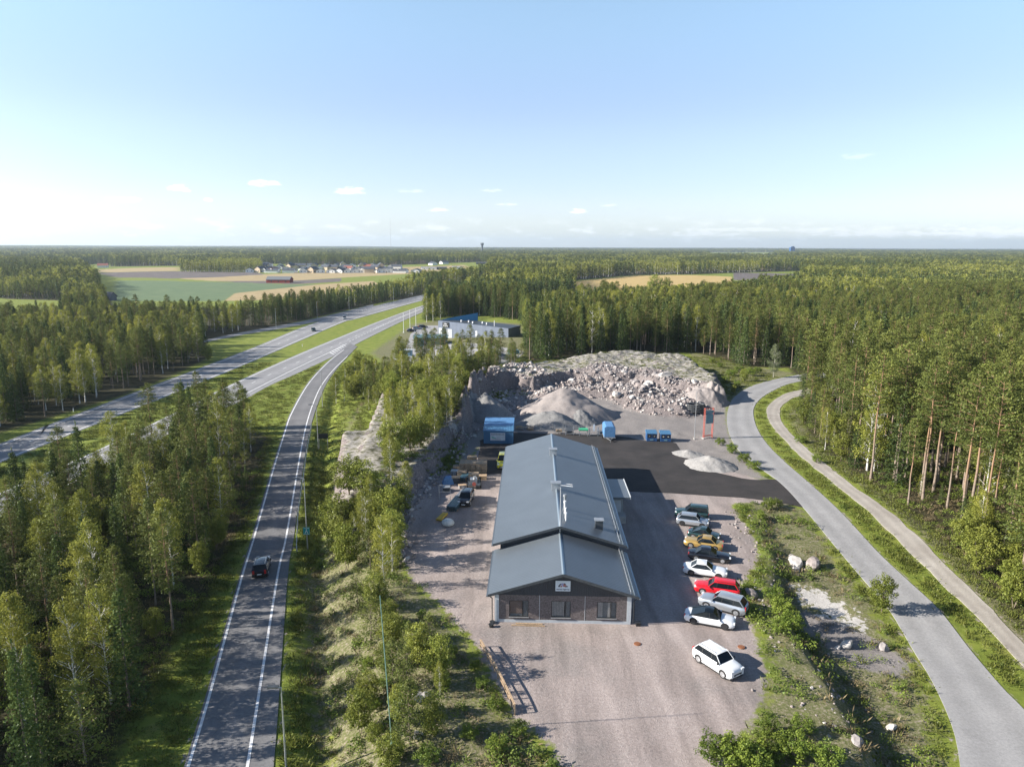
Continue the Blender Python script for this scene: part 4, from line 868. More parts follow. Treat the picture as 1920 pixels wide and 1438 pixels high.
# bushes one can tell apart
BU = [(1395, 868, 2.6), (1372, 850, 2.8), (1412, 880, 2.4), (1350, 835, 2.2), (1440, 955, 2.6), (1425, 975, 2.2), (1455, 950, 1.8), (1450, 1128, 2.6), (1465, 1155, 3.), (1480, 1180, 2.8), (1462, 1185, 2.2),
      (1340, 1428, 3.2), (1375, 1432, 3.2), (1405, 1438, 3.), (1440, 1380, 2.6), (1500, 1375, 2.2), (1490, 1420, 2.8), (1550, 1435, 2.6), (1445, 1415, 2.4),
      (905, 1290, 1.6), (890, 1255, 1.4), (930, 1330, 1.8), (975, 1375, 1.6), (880, 1385, 1.8), (930, 1410, 2.), (830, 1290, 2.2), (815, 1210, 1.6), (850, 1230, 1.5), (720, 1290, 1.8), (690, 1250, 1.5), (700, 1330, 1.7), (745, 1420, 2.), (800, 1430, 2.), (1385, 700, 3.4), (1350, 690, 2.8), (1370, 705, 3.), (1405, 705, 3.6), (1420, 700, 3.), (1335, 680, 2.4), (1360, 716, 2.6), (1382, 725, 2.6), (1500, 830, 2.2), (1530, 868, 2.2), (760, 1185, 1.6), (790, 1160, 1.5)]
BW = {0: 'beside the pale gravel heap at the asphalt corner', 4: 'on the grass just below the asphalt driveway', 7: 'on the bank right of the parked cars', 11: 'at the bottom edge of the gravel lot', 14: 'on the shaded bank below the gravel lot', 19: 'on the slope left of the timber rail', 26: 'on the dry slope left of the gravel lot', 33: 'beside the bend of the local road', 44: 'on the dry slope left of the gravel lot'}
last = ''
for i, (px, py, h) in enumerate(BU):
    last = BW.get(i, last); x, y, z = W(px, py); put_tree('bush', x, y, z-.05, h*.72, i, 'leafy green bush '+last, 'bushes '+last, wide=random.uniform(.9, 1.25))
# ------------------------------------------------------------------ the grey hall
def ribmat(name, col, axis_, per, rough=.45, depth=.03, metal=.2, vary=.06):
    mt = M(name, col, rough, metal, noise=vary, nscale=.35); t = mt.node_tree; b = t.nodes['Principled BSDF']; Nn = t.nodes.new; Ll = t.links.new
    tx = Nn('ShaderNodeTexCoord'); s = Nn('ShaderNodeSeparateXYZ'); Ll(tx.outputs['Object'], s.inputs[0])
    m_ = Nn('ShaderNodeMath'); m_.operation = 'MULTIPLY'; Ll(s.outputs[axis_], m_.inputs[0]); m_.inputs[1].default_value = 2*math.pi/per
    c = Nn('ShaderNodeMath'); c.operation = 'COSINE'; Ll(m_.outputs[0], c.inputs[0]); p = Nn('ShaderNodeMath'); p.operation = 'POWER'; a = Nn('ShaderNodeMath'); a.operation = 'MULTIPLY_ADD'; Ll(c.outputs[0], a.inputs[0]); a.inputs[1].default_value = .5; a.inputs[2].default_value = .5
    Ll(a.outputs[0], p.inputs[0]); p.inputs[1].default_value = 5; bp = Nn('ShaderNodeBump'); bp.inputs['Distance'].default_value = depth; bp.inputs['Strength'].default_value = .7; Ll(p.outputs[0], bp.inputs['Height']); Ll(bp.outputs[0], b.inputs['Normal']); return mt
m_roof = ribmat('grey_steel_roof', (.15, .175, .2), 1, .35, .38, .02, .35, .05)
m_ridge = M('ridge_flashing', (.3, .36, .4), .35, .5)
m_clad = ribmat('dark_vertical_cladding', (.032, .038, .048), 0, .22, .6, .03, 0, .12)
m_trim = M('pale_corner_panel', (.52, .55, .57), .6, noise=.06, nscale=2)
m_wallgrey = M('grey_side_wall', (.3, .32, .33), .7, noise=.1)
def brick_mat():
    mt = bpy.data.materials.new('brown_brick'); mt.use_nodes = True; t = mt.node_tree; b = t.nodes['Principled BSDF']; Nn = t.nodes.new; Ll = t.links.new
    tx = Nn('ShaderNodeTexCoord'); mp = Nn('ShaderNodeMapping'); mp.inputs['Rotation'].default_value = (math.pi/2, 0, 0); Ll(tx.outputs['Object'], mp.inputs[0])
    k = Nn('ShaderNodeTexBrick'); Ll(mp.outputs[0], k.inputs['Vector']); k.inputs['Scale'].default_value = 1.; k.inputs['Brick Width'].default_value = .28; k.inputs['Row Height'].default_value = .085; k.inputs['Mortar Size'].default_value = .008
    k.inputs['Color1'].default_value = (.125, .1, .098, 1); k.inputs['Color2'].default_value = (.175, .143, .138, 1); k.inputs['Mortar'].default_value = (.18, .165, .16, 1)
    n = Nn('ShaderNodeTexNoise'); n.inputs['Scale'].default_value = 7; n.inputs['Detail'].default_value = 5; Ll(tx.outputs['Object'], n.inputs['Vector']); r = Nn('ShaderNodeMapRange'); Ll(n.outputs['Fac'], r.inputs[0]); r.inputs[1].default_value = .3; r.inputs[2].default_value = .7; r.inputs[3].default_value = .6; r.inputs[4].default_value = 1.3
    s = Nn('ShaderNodeVectorMath'); s.operation = 'SCALE'; Ll(k.outputs[0], s.inputs[0]); Ll(r.outputs[0], s.inputs['Scale']); Ll(s.outputs[0], b.inputs['Base Color']); b.inputs['Roughness'].default_value = .9; return mt
m_brick = brick_mat()
m_pane = M('window_pane', (.03, .04, .05), .06, 0, .6); m_pane.node_tree.nodes['Principled BSDF'].inputs['Alpha'].default_value = .22; m_curtain = M('pale_curtain', (.6, .58, .56), .9, noise=.1); m_blind = M('brown_blind', (.32, .23, .19), .8)
m_signw = M('white_sign_board', (.62, .68, .74), .5); m_ink = M('dark_sign_ink', (.05, .05, .08), .6); m_inkred = M('red_brown_sign_ink', (.35, .12, .1), .6); m_inkblue = M('violet_sign_ink', (.3, .28, .5), .6)
BA = -math.radians(1.7); BO = W0(1054.5, 1167.5, 0.)
hall = empty('workshop_hall', (BO[0], BO[1], 0), BA, 'long low hall with dark grey gabled steel roof and brown brick front', 'workshop building')
def text(name, s, size, mat, parent, loc, rx=math.pi/2, rz=0, ext=.01, font_bold=False, align='CENTER', sx=1.):
    c = bpy.data.curves.new(name, 'FONT'); c.body = s; c.size = size; c.extrude = ext; c.align_x = align; c.align_y = 'CENTER'; c.materials.append(mat); c.offset = size*.012
    tmp = bpy.data.objects.new('tmp', c); me_ = bpy.data.meshes.new_from_object(tmp); bpy.data.objects.remove(tmp)
    o = bpy.data.objects.new(name, me_); COL.objects.link(o); o.parent = parent; o.location = loc; o.rotation_euler = (rx, 0, rz); o.scale = (sx, 1, 1); return o
HW = 6.6; WZ = 3.1
b = MB(); b.b2((-HW+.02, .12, 0), (HW-.02, 9.8, WZ)); b.b2((-HW+.1, 9.8, 0), (HW-.1, 47.4, 3.95))
b.prism([(-HW+.1, 3.95), (HW-.1, 3.95), (0, 5.9)], 9.82, 47.35); b.prism([(-HW, WZ), (HW, WZ), (0, 5.1)], .2, 9.7)
b.build('wall', m_wallgrey, hall)
b = MB()                                             # brick panels with openings left for the windows
WIN = [(-5.2, -3.32), (-1.1, .78), (3.32, 5.2)]
xs = [-6.2]
for a, c in WIN: xs += [a, c]
xs.append(6.25)
for i in range(0, len(xs), 2): b.b2((xs[i], -.02, .3), (xs[i+1], .11, 2.92))
for a, c in WIN: b.b2((a, -.02, .3), (c, .11, .58)); b.b2((a, -.02, 2.3), (c, .11, 2.92))
b.build('brick_front', m_brick, hall)
b = MB(); b.b2((-6.6, -.04, 0), (6.6, .1, .298)); b.build('plinth', m_trim, hall)
for sx, nm in ((-1, 0), (1, 0)):
    b = MB(); b.b2((sx*6.2+(.003*sx), -.045, .3), (sx*6.62, .1, 2.95)); b.build('corner_panel', m_trim, hall)
for x in (-2.25, 2.15):
    b = MB(); b.b2((x-.02, -.035, .3), (x+.02, -.021, 2.92)); b.build('panel_joint', m_trim, hall)
b = MB(); b.prism([(-6.9, 2.9), (6.9, 2.9), (6.9, 3.05), (0, 5.25), (-6.9, 3.05)], -.09, .08); b.build('gable_cladding', m_clad, hall)
b = MB(); b.prism([(-6.5, 3.4), (6.5, 3.4), (6.5, 3.98), (0, 5.98), (-6.5, 3.98)], 9.62, 9.8); b.build('gable_cladding', m_clad, hall)
for i, (a, c) in enumerate(WIN):
    f = MB(); t = .05
    f.b2((a, -.01, .58), (c, .06, .58+t)); f.b2((a, -.01, 2.3-t), (c, .06, 2.3)); f.b2((a, -.01, .63), (a+t, .06, 2.25)); f.b2((c-t, -.01, .63), (c, .06, 2.25)); xm = a+(c-a)*.71; f.b2((xm-.04, -.01, .63), (xm+.04, .06, 2.25))
    wo = f.build('window', m_black, hall)
    p = MB(); p.b2((a+t, .062, .63), (c-t, .07, 2.25)); p.build('pane', m_pane, wo)
    q = MB()
    if i == 0: q.b2((a+.07, .072, .9), (xm-.06, .085, 2.25))
    elif i == 1:
        for k in range(8): q.b2((a+.08+k*.15, .072, .72), (a+.19+k*.15, .085, 2.25))
    else: q.b2((a+.08, .072, .66), (a+.55, .085, 2.25)); q.b2((a+1.05, .072, .66), (a+1.4, .085, 2.25))
    q.build('curtain', m_curtain if i else m_blind, wo)
    s = MB(); s.b2((a-.04, -.14, .53), (c+.04, -.022, .575)); s.build('sill', m_steel, wo)
def roof(y0, y1, ze, zr, hw, nm='roof'):
    b = MB(); th = .14
    for sx in (-1, 1):
        vs = [(sx*hw, y0, ze), (0, y0, zr), (0, y1, zr), (sx*hw, y1, ze), (sx*hw, y0, ze-th), (0, y0, zr-th), (0, y1, zr-th), (sx*hw, y1, ze-th)]
        f = [(0, 1, 2, 3), (7, 6, 5, 4), (0, 4, 5, 1), (2, 6, 7, 3), (3, 7, 4, 0)]
        b.add(vs, f if sx < 0 else [x[::-1] for x in f])
    o = b.build(nm, m_roof, hall)
    r = MB(); r.prism([(-.16, zr-.03), (0, zr+.045), (.16, zr-.03), (0, zr-.06)], y0-.02, y1+.02); r.build('ridge_cap', m_ridge, o)
    for sx in (-1, 1):
        e = MB(); sl = (zr-ze)/hw
        e.bar((sx*(hw+.01), y0-.03, ze-.06), (0, y0-.03, zr-.06), .05, .26); e.build('verge_board', m_dark, o)
        g = MB(); g.bar((sx*(hw+.09), y0, ze-.14), (sx*(hw+.09), y1, ze-.14), .15, .13); g.build('gutter', m_ridge if sx > 0 else m_roof, o)
    for off, zz in ((.75, .13),):
        s = MB(); x = hw-off; z = zr-(zr-ze)*x/hw
        s.tube((x, y0+.2, z+zz), (x, y1-.2, z+zz), .022, n=5); s.tube((x, y0+.2, z+zz+.12), (x, y1-.2, z+zz+.12), .022, n=5)
        k = y0+.3
        while k < y1: s.b2((x-.03, k, z), (x+.03, k+.04, z+zz+.14)); k += .9
        s.build('snow_guard', m_steel, o)
    l = MB(); x0 = hw-.42; z0 = zr-(zr-ze)*x0/hw
    l.bar((x0, y0+.1, z0+.1), (x0, y1-.1, z0+.1), .05, .14); l.build('roof_walk_rail', m_ridge, o)
    return o
roof(-.75, 9.55, 3.18, 5.42, 7.22); mr = roof(9.1, 48.0, 4.02, 6.2, 7.3)
# roof fittings
def zroof(u, main=True): return (6.2-(6.2-4.02)*abs(u)/7.3) if main else (5.42-(5.42-3.18)*abs(u)/7.22)
for (u, v, w_, d_, h_, nm) in ((-.05, 36.8, 1.0, .8, .75, 'roof_vent'), (-.1, 21.6, 1.1, .8, .8, 'roof_vent'), (4.5, 12.2, .85, .7, 1.0, 'chimney')):
    z = zroof(u)-.25; b = MB(); b.b2((u-w_/2, v-d_/2, z), (u+w_/2, v+d_/2, z+h_+.2)); o = b.build(nm, m_steel if nm == 'roof_vent' else m_dark, hall)
    c = MB(); c.b2((u-w_/2-.1, v-d_/2-.1, z+h_+.21), (u+w_/2+.1, v+d_/2+.1, z+h_+.32)); c.build('vent_cap', m_steel, o)
for dv in (-.42, .3):
    b = MB(); b.tube((.5, 21.6+dv, 6.75), (2.0, 21.6+dv-.1, 6.62), .06, n=8); b.build('vent_pipe', m_white, hall)
b = MB(); b.tube((-.0, 9.3, 5.5), (0, 9.3, 10.6), .035, .02, n=6); b.build('antenna_mast', m_white, hall)
for k, (u, v, h_, r_) in enumerate(((.75, 15.2, 1.5, .13), (.7, 13.6, 1.3, .1), (.72, 12.2, 1.0, .08), (.74, 11.4, .75, .08))):
    b = MB(); z = zroof(u); b.tube((u, v, z-.1), (u, v, z+h_), r_, n=10); b.tube((u, v, z+h_), (u, v, z+h_+.22), r_*1.6, r_*1.5, n=10); b.build('flue_pipe', m_white if k else m_steel, hall)
# downspouts with rain wells
for sx in (-1, 1):
    b = MB(); x = sx*6.85
    b.tube((sx*7.2, -.45, 3.0), (x, -.15, 2.55), .05, n=6); b.tube((x, -.15, 2.55), (x, -.15, .25), .05, n=6); b.build('downspout', m_black, hall)
# facade sign
sg = MB(); sg.b2((-.74, -.16, 3.42), (.7, -.1, 4.48)); so = sg.build('facade_sign', m_signw, hall)
em = MB(); 
for a0, a1, mi, r0, r1 in ((150, 172, 0, .3, .47), (118, 148, 0, .33, .47), (100, 116, 2, .12, .45), (84, 98, 2, .1, .45), (52, 82, 1, .1, .36), (52, 80, 0, .37, .47), (26, 50, 1, .12, .4), (8, 24, 0, .2, .47), (122, 168, 1, .14, .27)):
    n_ = 5
    for i in range(n_):
        t0 = math.radians(a0+(a1-a0)*i/n_); t1 = math.radians(a0+(a1-a0)*(i+1)/n_)
        em.add([(math.cos(t)*r-.02, -.166, 3.8+math.sin(t)*r) for t, r in ((t0, r0), (t0, r1), (t1, r1), (t1, r0))], [(0, 1, 2, 3)], mi)
em.build('emblem', [m_ink, m_inkred, m_inkblue], so); text('lettering', 'warren highway', .2, m_ink, so, (-.02, -.17, 3.62))
# loading dock on the right side
b = MB(); b.b2((6.52, 27.5, 0), (9.2, 33.5, 3.1)); d = b.build('loading_dock', m_wallgrey, hall)
r = MB(); r.b2((6.5, 26.6, 3.1), (10.0, 34.2, 3.32)); r.build('dock_roof', m_roof, d); r = MB(); r.b2((10.0, 26.6, 3.08), (10.09, 34.2, 3.4)); r.build('dock_fascia', m_trim, d)
r = MB(); r.b2((6.9, 27.42, .5), (8.9, 27.49, 2.6)); r.build('dock_door', m_trim, d); r = MB(); r.b2((6.54, 25.6, 0), (9.4, 27.4, .95)); r.build('dock_platform', m_conc, d)
r = MB(); r.b2((6.5, 22.3, 0), (6.56, 25.0, 3.3)); r.build('roller_door', m_trim, hall)
# things left beside the front
def L2(u, v, z=0): 
    p = hall.matrix_basis @ Vector((u, v, z)); return (p.x, p.y, p.z)
hall_m = Matrix.Translation((BO[0], BO[1], 0)) @ Matrix.Rotation(BA, 4, 'Z')
def L2(u, v, z=0): p = hall_m @ Vector((u, v, z)); return (p.x, p.y, p.z)
for k, (px, py, lab) in enumerate(((923, 1168, 'black rain well under the downspout at the left front corner'), (921, 1175, 'black round bucket standing free in front of the left front corner'), (1196, 1172, 'dark square rain well cover at the right front corner'))):
    x, y, z = W(px, py); b = MB()
    if k == 2: b.b2((-.22, -.22, 0), (.22, .22, .3)); b.b2((-.26, -.26, .3), (.26, .26, .35))
    else: b.tube((0, 0, 0), (0, 0, .18+.1*k), .2, .24, 12); b.tube((0, 0, .18+.1*k), (0, 0, .2+.1*k), .27, n=12)
    o = b.build('rain_well', m_black, None, (x, y, z)); tag(o, lab, 'rain well')
for k, (px, py, ln, lab) in enumerate(((992, 1170, 2.6, 'long pale plank lying nearest the brick wall'), (985, 1173, 2.7, 'second pale plank lying in front of the brick wall'), (1003, 1174, 1.9, 'short yellowish plank, outermost before the brick wall'))):
    x, y, z = W(px, py); b = MB(); b.box((0, 0, .05), (ln, .12, .08)); o = b.build('plank', m_wood, None, (x, y, z+.01), BA+random.uniform(-.04, .04)); tag(o, lab, 'plank', 'planks before the brick front')
# ------------------------------------------------------------------ cars
def paint(name, c, rough=.28, metal=.2): return M(name, c, rough, metal, .5, coat=.6)
def make_car(kind, body_m, trim=None, rim=m_alloy, roof_m=None, L_=4.4, Wd=1.8, Ht=1.48):
    """returns list of (name, mesh, [(child name, mesh)]) along +X = nose"""
    # stations: x fraction, deck height, half width factor, cabin roof height (0 = none), cabin half width
    K = {'sedan': dict(hood=.60, ws=.32, we=.15, re=.70, rs=.84, dz=.62, tail=.64), 'hatch': dict(hood=.62, ws=.27, we=.12, re=.86, rs=.97, dz=.64, tail=.66), 'wagon': dict(hood=.6, ws=.30, we=.14, re=.90, rs=.985, dz=.6, tail=.62),
         'suv': dict(hood=.64, ws=.27, we=.13, re=.87, rs=.975, dz=.64, tail=.66), 'fast': dict(hood=.58, ws=.27, we=.16, re=.60, rs=.9, dz=.6, tail=.66), 'van': dict(hood=.58, ws=.3, we=.16, re=.96, rs=.995, dz=.58, tail=.6), 'pick': dict(hood=.62, ws=.3, we=.16, re=.58, rs=.64, dz=.6, tail=.6)}[kind]
    hl = L_/2; gc = .17; belt = K['dz']*Ht
    def zd(t):        # body deck height along t (0 nose .. 1 tail)
        if t < .03: return K['hood']*Ht*.72+t/.03*.1*Ht
        if t < K['ws']: s = (t-.03)/(K['ws']-.03); return Ht*(K['hood']*.78+.05+(belt/Ht-K['hood']*.78-.05)*s**.7)
        if t < K['rs']: return belt+.02*Ht*(t-K['ws'])
        s = (t-K['rs'])/(1-K['rs']+1e-6); return belt+.02-(.04+.02*s)*Ht*s
    def wf(t): return Wd/2*(1-.20*max(0, (.12-t)/.12)**2-.13*max(0, (t-.9)/.1)**2)
    ts = sorted(set([0, .015, .04, .08, .13, .19, .25, K['ws'], K['ws']+K['we'], .5, .58, K['re'], K['rs'], .9, .95, .985, 1.0])); B = MB(); secs = []
    for t in ts:
        x = hl-t*L_; wd = wf(t); z = zd(t); zb = gc+(.14 if t < .03 or t > .97 else 0); x_ = x
        secs.append([(x_, -wd*.9, zb), (x_, -wd, zb+.1), (x_, -wd*1.0, zb+(z-zb)*.55), (x_, -wd*.965, z-.05), (x_, -wd*.88, z), (x_, -wd*.4, z+.03*(t < K['ws'] or t > K['rs'])), (x_, wd*.4, z+.03*(t < K['ws'] or t > K['rs'])), (x_, wd*.88, z), (x_, wd*.965, z-.05), (x_, wd, zb+(z-zb)*.55), (x_, wd, zb+.1), (x_, wd*.9, zb)])
    n = 12; vs = [p for s in secs for p in s]; fs = [(i*n+j, i*n+(j+1) % n, (i+1)*n+(j+1) % n, (i+1)*n+j) for i in range(len(ts)-1) for j in range(n)]
    B.add(vs, fs, 0, True); B.add(secs[0], [tuple(range(n))[::-1]]); B.add(secs[-1], [tuple(range(n))])
    t0 = K['ws']; t1 = t0+K['we']; t2 = K['re']; t3 = K['rs']; wb = Wd/2*.9; wr = Wd/2*.75; zt = Ht
    def X_(t): return hl-t*L_
    tm = (t1+t2)/2
    top = [(X_(t1), zt-.05), (X_(t1+.06), zt), (X_(tm), zt+.01), (X_(t2), zt-(.04 if kind != 'fast' else -.0)), ]
    # roof
    R = MB(); RS = []
    for x, z in top: RS.append([(x, -wr, z-.035), (x, -wr*.8, z), (x, 0, z+.02), (x, wr*.8, z), (x, wr, z-.035)])
    vs = [p for s in RS for p in s]; R.add(vs, [(i*5+j, (i+1)*5+j, (i+1)*5+j+1, i*5+j+1) for i in range(3) for j in range(4)], 0, True)
    # pillars
    for sy in (-1, 1):
        R.bar((X_(t0+.005), sy*wb, belt), (X_(t1), sy*wr, zt-.06), .05, .05); R.bar((X_(t3-.005), sy*wb, belt), (X_(t2), sy*wr, zt-.07), .12, .05)
        R.bar((X_(t1), sy*(wr+.005), zt-.045), (X_(t2), sy*(wr+.005), zt-.055), .05, .05)
        R.bar((X_(.5), sy*(wb+.004), belt), (X_(.5)-.03, sy*(wr+.004), zt-.07), .05, .03, 1)
        if kind in ('wagon', 'suv', 'van'): R.bar((X_(.74), sy*(wb+.004), belt), (X_(.745), sy*(wr+.004), zt-.07), .05, .03, 1)
    zb_ = belt-.03; C = {}
    for sy in (-1, 1): C[sy] = [(X_(t0), sy*wb, zb_), (X_(t1), sy*wr, zt-.06), (X_(t2), sy*wr, zt-.07), (X_(t3), sy*wb, zb_)]
    g1 = MB(); g1.add([C[-1][0], C[1][0], C[1][1], C[-1][1]], [(0, 1, 2, 3)])
    g2 = MB(); g2.add([C[-1][3], C[1][3], C[1][2], C[-1][2]], [(3, 2, 1, 0)])
    sides = []
    for sy in (-1, 1):
        g = MB(); g.add(C[sy], [(0, 1, 2, 3) if sy < 0 else (3, 2, 1, 0)]); sides.append(g)
    mats_roof = roof_m or body_m
    out = [('body', B.mesh('car_body', body_m), []), ('roof', R.mesh('car_roof', [mats_roof, m_black]), []), ('windscreen', g1.mesh('windscreen', m_glass), []), ('rear_window', g2.mesh('rear_window', m_glass), [])]
    for g in sides: out.append(('side_window', g.mesh('side_window', m_glass), []))
    wr_ = .33 if kind != 'suv' else .36
    for tx in (.19, .81 if kind != 'van' else .8):
        for sy in (-1, 1):
            x = X_(tx); y = sy*(Wd/2-.1); a = MB()
            a.tube((x, y-.11, wr_), (x, y+.11, wr_), wr_, n=18); rr = MB(); rr.tube((x, y+sy*.112, wr_), (x, y+sy*.118, wr_), wr_*.68, n=14)
            for k in range(5):
                th = k*1.2566; rr.bar((x, y+sy*.12, wr_), (x+math.cos(th)*wr_*.62, y+sy*.12, wr_+math.sin(th)*wr_*.62), .05, .02)
            out.append(('wheel', a.mesh('tyre', m_rubber), [('rim', rr.mesh('rim', rim))]))
            ar = MB()
            # dark wheel arch ring just proud of the body side
            ys = sy*(Wd/2+.004); pts = []
            for k in range(11):
                th = math.pi*k/10; pts.append(((x+math.cos(th)*(wr_+.07), ys, wr_+math.sin(th)*(wr_+.07)), (x+math.cos(th)*(wr_-.01), ys, wr_+math.sin(th)*(wr_-.01))))
            for k in range(10): ar.add([pts[k][0], pts[k+1][0], pts[k+1][1], pts[k][1]], [(0, 1, 2, 3)])
            out[-1][2].append(('wheel_arch', ar.mesh('wheel_arch', m_black)))
    for sy in (-1, 1):
        h = MB(); h.box((hl-.10, sy*Wd*.34, K['hood']*Ht*.80), (.2, .34, .13)); out.append(('headlight', h.mesh('headlight', m_lampglass), []))
        q = MB(); q.box((-hl+.05, sy*Wd*.37, belt*.86), (.12, .24, .2 if kind not in ('wagon', 'suv', 'van') else .42)); out.append(('tail_light', q.mesh('tail_light', m_tail), []))
        mm = MB(); mm.box((X_(t0+.035), sy*(Wd/2+.07), belt+.05), (.14, .2, .13)); out.append(('mirror', mm.mesh('mirror', trim or body_m), []))
    gr = MB(); gr.box((hl+.0, 0, .52), (.03, Wd*.5, .16)); gr.box((hl-.02, 0, .3), (.06, Wd*.66, .12)); out.append(('grille', gr.mesh('grille', m_black), []))
    pl = MB(); pl.box((hl+.02, 0, .43), (.02, .5, .11)); pl.box((-hl-.01, 0, .62), (.02, .5, .11)); out.append(('number_plate', pl.mesh('plate', m_white), []))
    sk = MB(); sk.box((0, 0, .2), (L_*.9, Wd*.98, .1)); sk.box((0, 0, .28), (L_*.5, Wd+.012, .035)); out.append(('side_skirt', sk.mesh('skirt', m_black), []))
    if kind in ('wagon', 'suv'):
        for sy in (-1, 1):
            rl = MB(); rl.bar((X_(t1+.05), sy*wr*.86, zt+.05), (X_(t2), sy*wr*.86, zt+.03), .035, .035); out.append(('roof_rail', rl.mesh('roof_rail', m_black if kind == 'wagon' else m_steel), []))
    if kind == 'pick':
        bd = MB(); bd.box((-hl+.85, 0, belt+.03), (1.4, Wd*.82, .04)); out.append(('load_bed', bd.mesh('bed', m_black), []))
    return out
def place_car(spec, label, cat, x, y, z, hd, group=None, name='parked_car'):
    e = empty(name, (x, y, z), hd, label, cat, group)
    for nm, me, ch in spec:
        o = link(nm, me, e)
        for cn, cme in ch: link(cn, cme, o)
    return e
def car_at(p0, p1, spec, label, nose=1, Wd=1.8, cat='car', group=None, cx=0., name='parked_car'):
    a = W(p0[0], p0[1]+2.5); b_ = W(p1[0], p1[1]+2.5); d = Vector((b_[0]-a[0], b_[1]-a[1])).normalized(); n_ = Vector((-d.y, d.x))
    c = Vector(((a[0]+b_[0])/2, (a[1]+b_[1])/2))+n_*(Wd/2-.05)
    if nose < 0: d = -d
    return place_car(spec, label, cat, c.x, c.y, max(a[2], b_[2])+.01, math.atan2(d.y, d.x), group, name)
pw = paint('white_car_paint', (.74, .76, .78), .25, 0); ps = paint('silver_car_paint', (.46, .49, .53), .3, .6); pr_ = paint('red_car_paint', (.62, .012, .02), .25, 0); pg = paint('gold_car_paint', (.5, .33, .1), .3, .4)
pb = paint('black_car_paint', (.012, .013, .018), .15, .2); pgn = paint('dark_green_car_paint', (.02, .05, .05), .2, .2); pbl = paint('petrol_car_paint', (.02, .08, .11), .2, .3); py_ = paint('yellow_car_paint', (.62, .58, .05), .3, 0); pgr = paint('grey_car_paint', (.16, .17, .18), .3, .4)
GP = 'cars parked in the row right of the hall'
car_at((1275, 969), (1318, 973), make_car('van', pgn, L_=4.4, Ht=1.75), 'dark green boxy off-roader, farthest car of the row right of the hall', -1, group=GP)
car_at((1278, 983), (1317, 988), make_car('hatch', ps, L_=4.1, Ht=1.5, rim=m_dalloy), 'silver hatchback, second farthest car of the parked row', 1, group=GP)
car_at((1300, 1008), (1335, 1014), make_car('fast', pgn, L_=3.9, Ht=1.4), 'small dark green rounded car between silver hatchback and gold saloon', 1, group=GP)
car_at((1297, 1025), (1338, 1031), make_car('sedan', pg, L_=4.6, Ht=1.43), 'gold-coloured saloon with nose towards the hall', -1, group=GP)
car_at((1308, 1049), (1351, 1054), make_car('sedan', pb, L_=4.8, Ht=1.45), 'black saloon parked beside the gold one', 1, group=GP)
car_at((1299, 1077), (1343, 1083), make_car('sedan', pw, L_=4.75, Ht=1.45, rim=m_dalloy), 'white saloon with rear still in the shade of the hall', 1, group=GP)
car_at((1322, 1112), (1364, 1118), make_car('wagon', pr_, L_=4.6, Ht=1.5), 'bright red estate car with black roof rails', -1, group=GP)
car_at((1327, 1139), (1376, 1152), make_car('suv', ps, L_=4.75, Ht=1.62, Wd=1.86), 'silver crossover between the red estate and the black-roofed white car', -1, 1.86, group=GP)
car_at((1302, 1168), (1356, 1178), make_car('fast', pw, L_=4.75, Ht=1.45, roof_m=m_glass, rim=m_dalloy, trim=pw, Wd=1.86), 'white fastback with black glass roof at the near end of the row', 1, 1.86, group=GP)
car_at((1312, 1241), (1352, 1267), make_car('suv', pw, trim=m_black, L_=4.42, Ht=1.65, Wd=1.86), 'white compact off-roader standing alone on open gravel', 1, 1.86)
x, y, z = W(874, 941); place_car(make_car('suv', pb, L_=4.5, Ht=1.6), 'black car parked left of the hall facing the camera', 'car', x, y, z, math.radians(-97))
x, y, z = W(943, 873); place_car(make_car('van', py_, L_=4.6, Ht=1.9), 'yellow van half hidden behind the left roof edge', 'van', x, y, z, math.radians(-93))
def road_car(px, py, spec, label, hd, cat='car'): x, y, z = W(px, py); return place_car(spec, label, cat, x, y, z+.08, hd, name='moving_car')
road_car(491, 1071, make_car('suv', pb, L_=4.6, Ht=1.6), 'black car driving away on the slip road', math.radians(103))
road_car(383, 774, make_car('sedan', pbl, L_=4.5), 'petrol blue car on the near carriageway above the tree tops', math.radians(126))
road_car(646, 599, make_car('van', ps, L_=4.9, Ht=1.9), 'silver van on the far carriageway, the more distant of two vehicles', math.radians(-75))
road_car(588, 621, make_car('hatch', pgn, L_=4.3), 'dark car on the far carriageway, the nearer of two vehicles', math.radians(-68))
for px, py, k, p, lab in ((771, 622, 'sedan', pb, 'black car in front of the company hall, nearest the flagpoles'), (782, 618, 'suv', ps, 'silver car between two black ones by the company hall'), (793, 615, 'suv', pb, 'black car right of the silver one by the company hall')):
    x, y, z = W(px, py); place_car(make_car(k, p), lab, 'car', x, y, z+.06, math.radians(25))
# ------------------------------------------------------------------ yard things
m_blue = ribmat('blue_corrugated_sheet', (.07, .19, .34), 0, .3, .45, .05, .2); m_bluet = M('blue_tarpaulin', (.09, .22, .42), .5, noise=.15, bump=.4, bscale=2); m_blued = M('blue_bin_steel', (.03, .1, .26), .45, .2, noise=.15)
m_red = M('red_painted_steel', (.5, .12, .09), .5, noise=.1); m_green = M('green_tarpaulin', (.05, .4, .2), .6); m_yel = M('yellow_paint', (.65, .42, .03), .5, noise=.15)
m_board = M('blue_grey_board', (.14, .26, .34), .5, noise=.15, nscale=1.5); m_bag = M('white_bag_fabric', (.6, .62, .6), .8, noise=.1, bump=.5, bscale=6); m_hose = M('dark_hose', (.05, .055, .06), .6, noise=.3, nscale=5)
m_banner = M('pale_banner', (.62, .64, .66), .6, noise=.1, nscale=1.2)
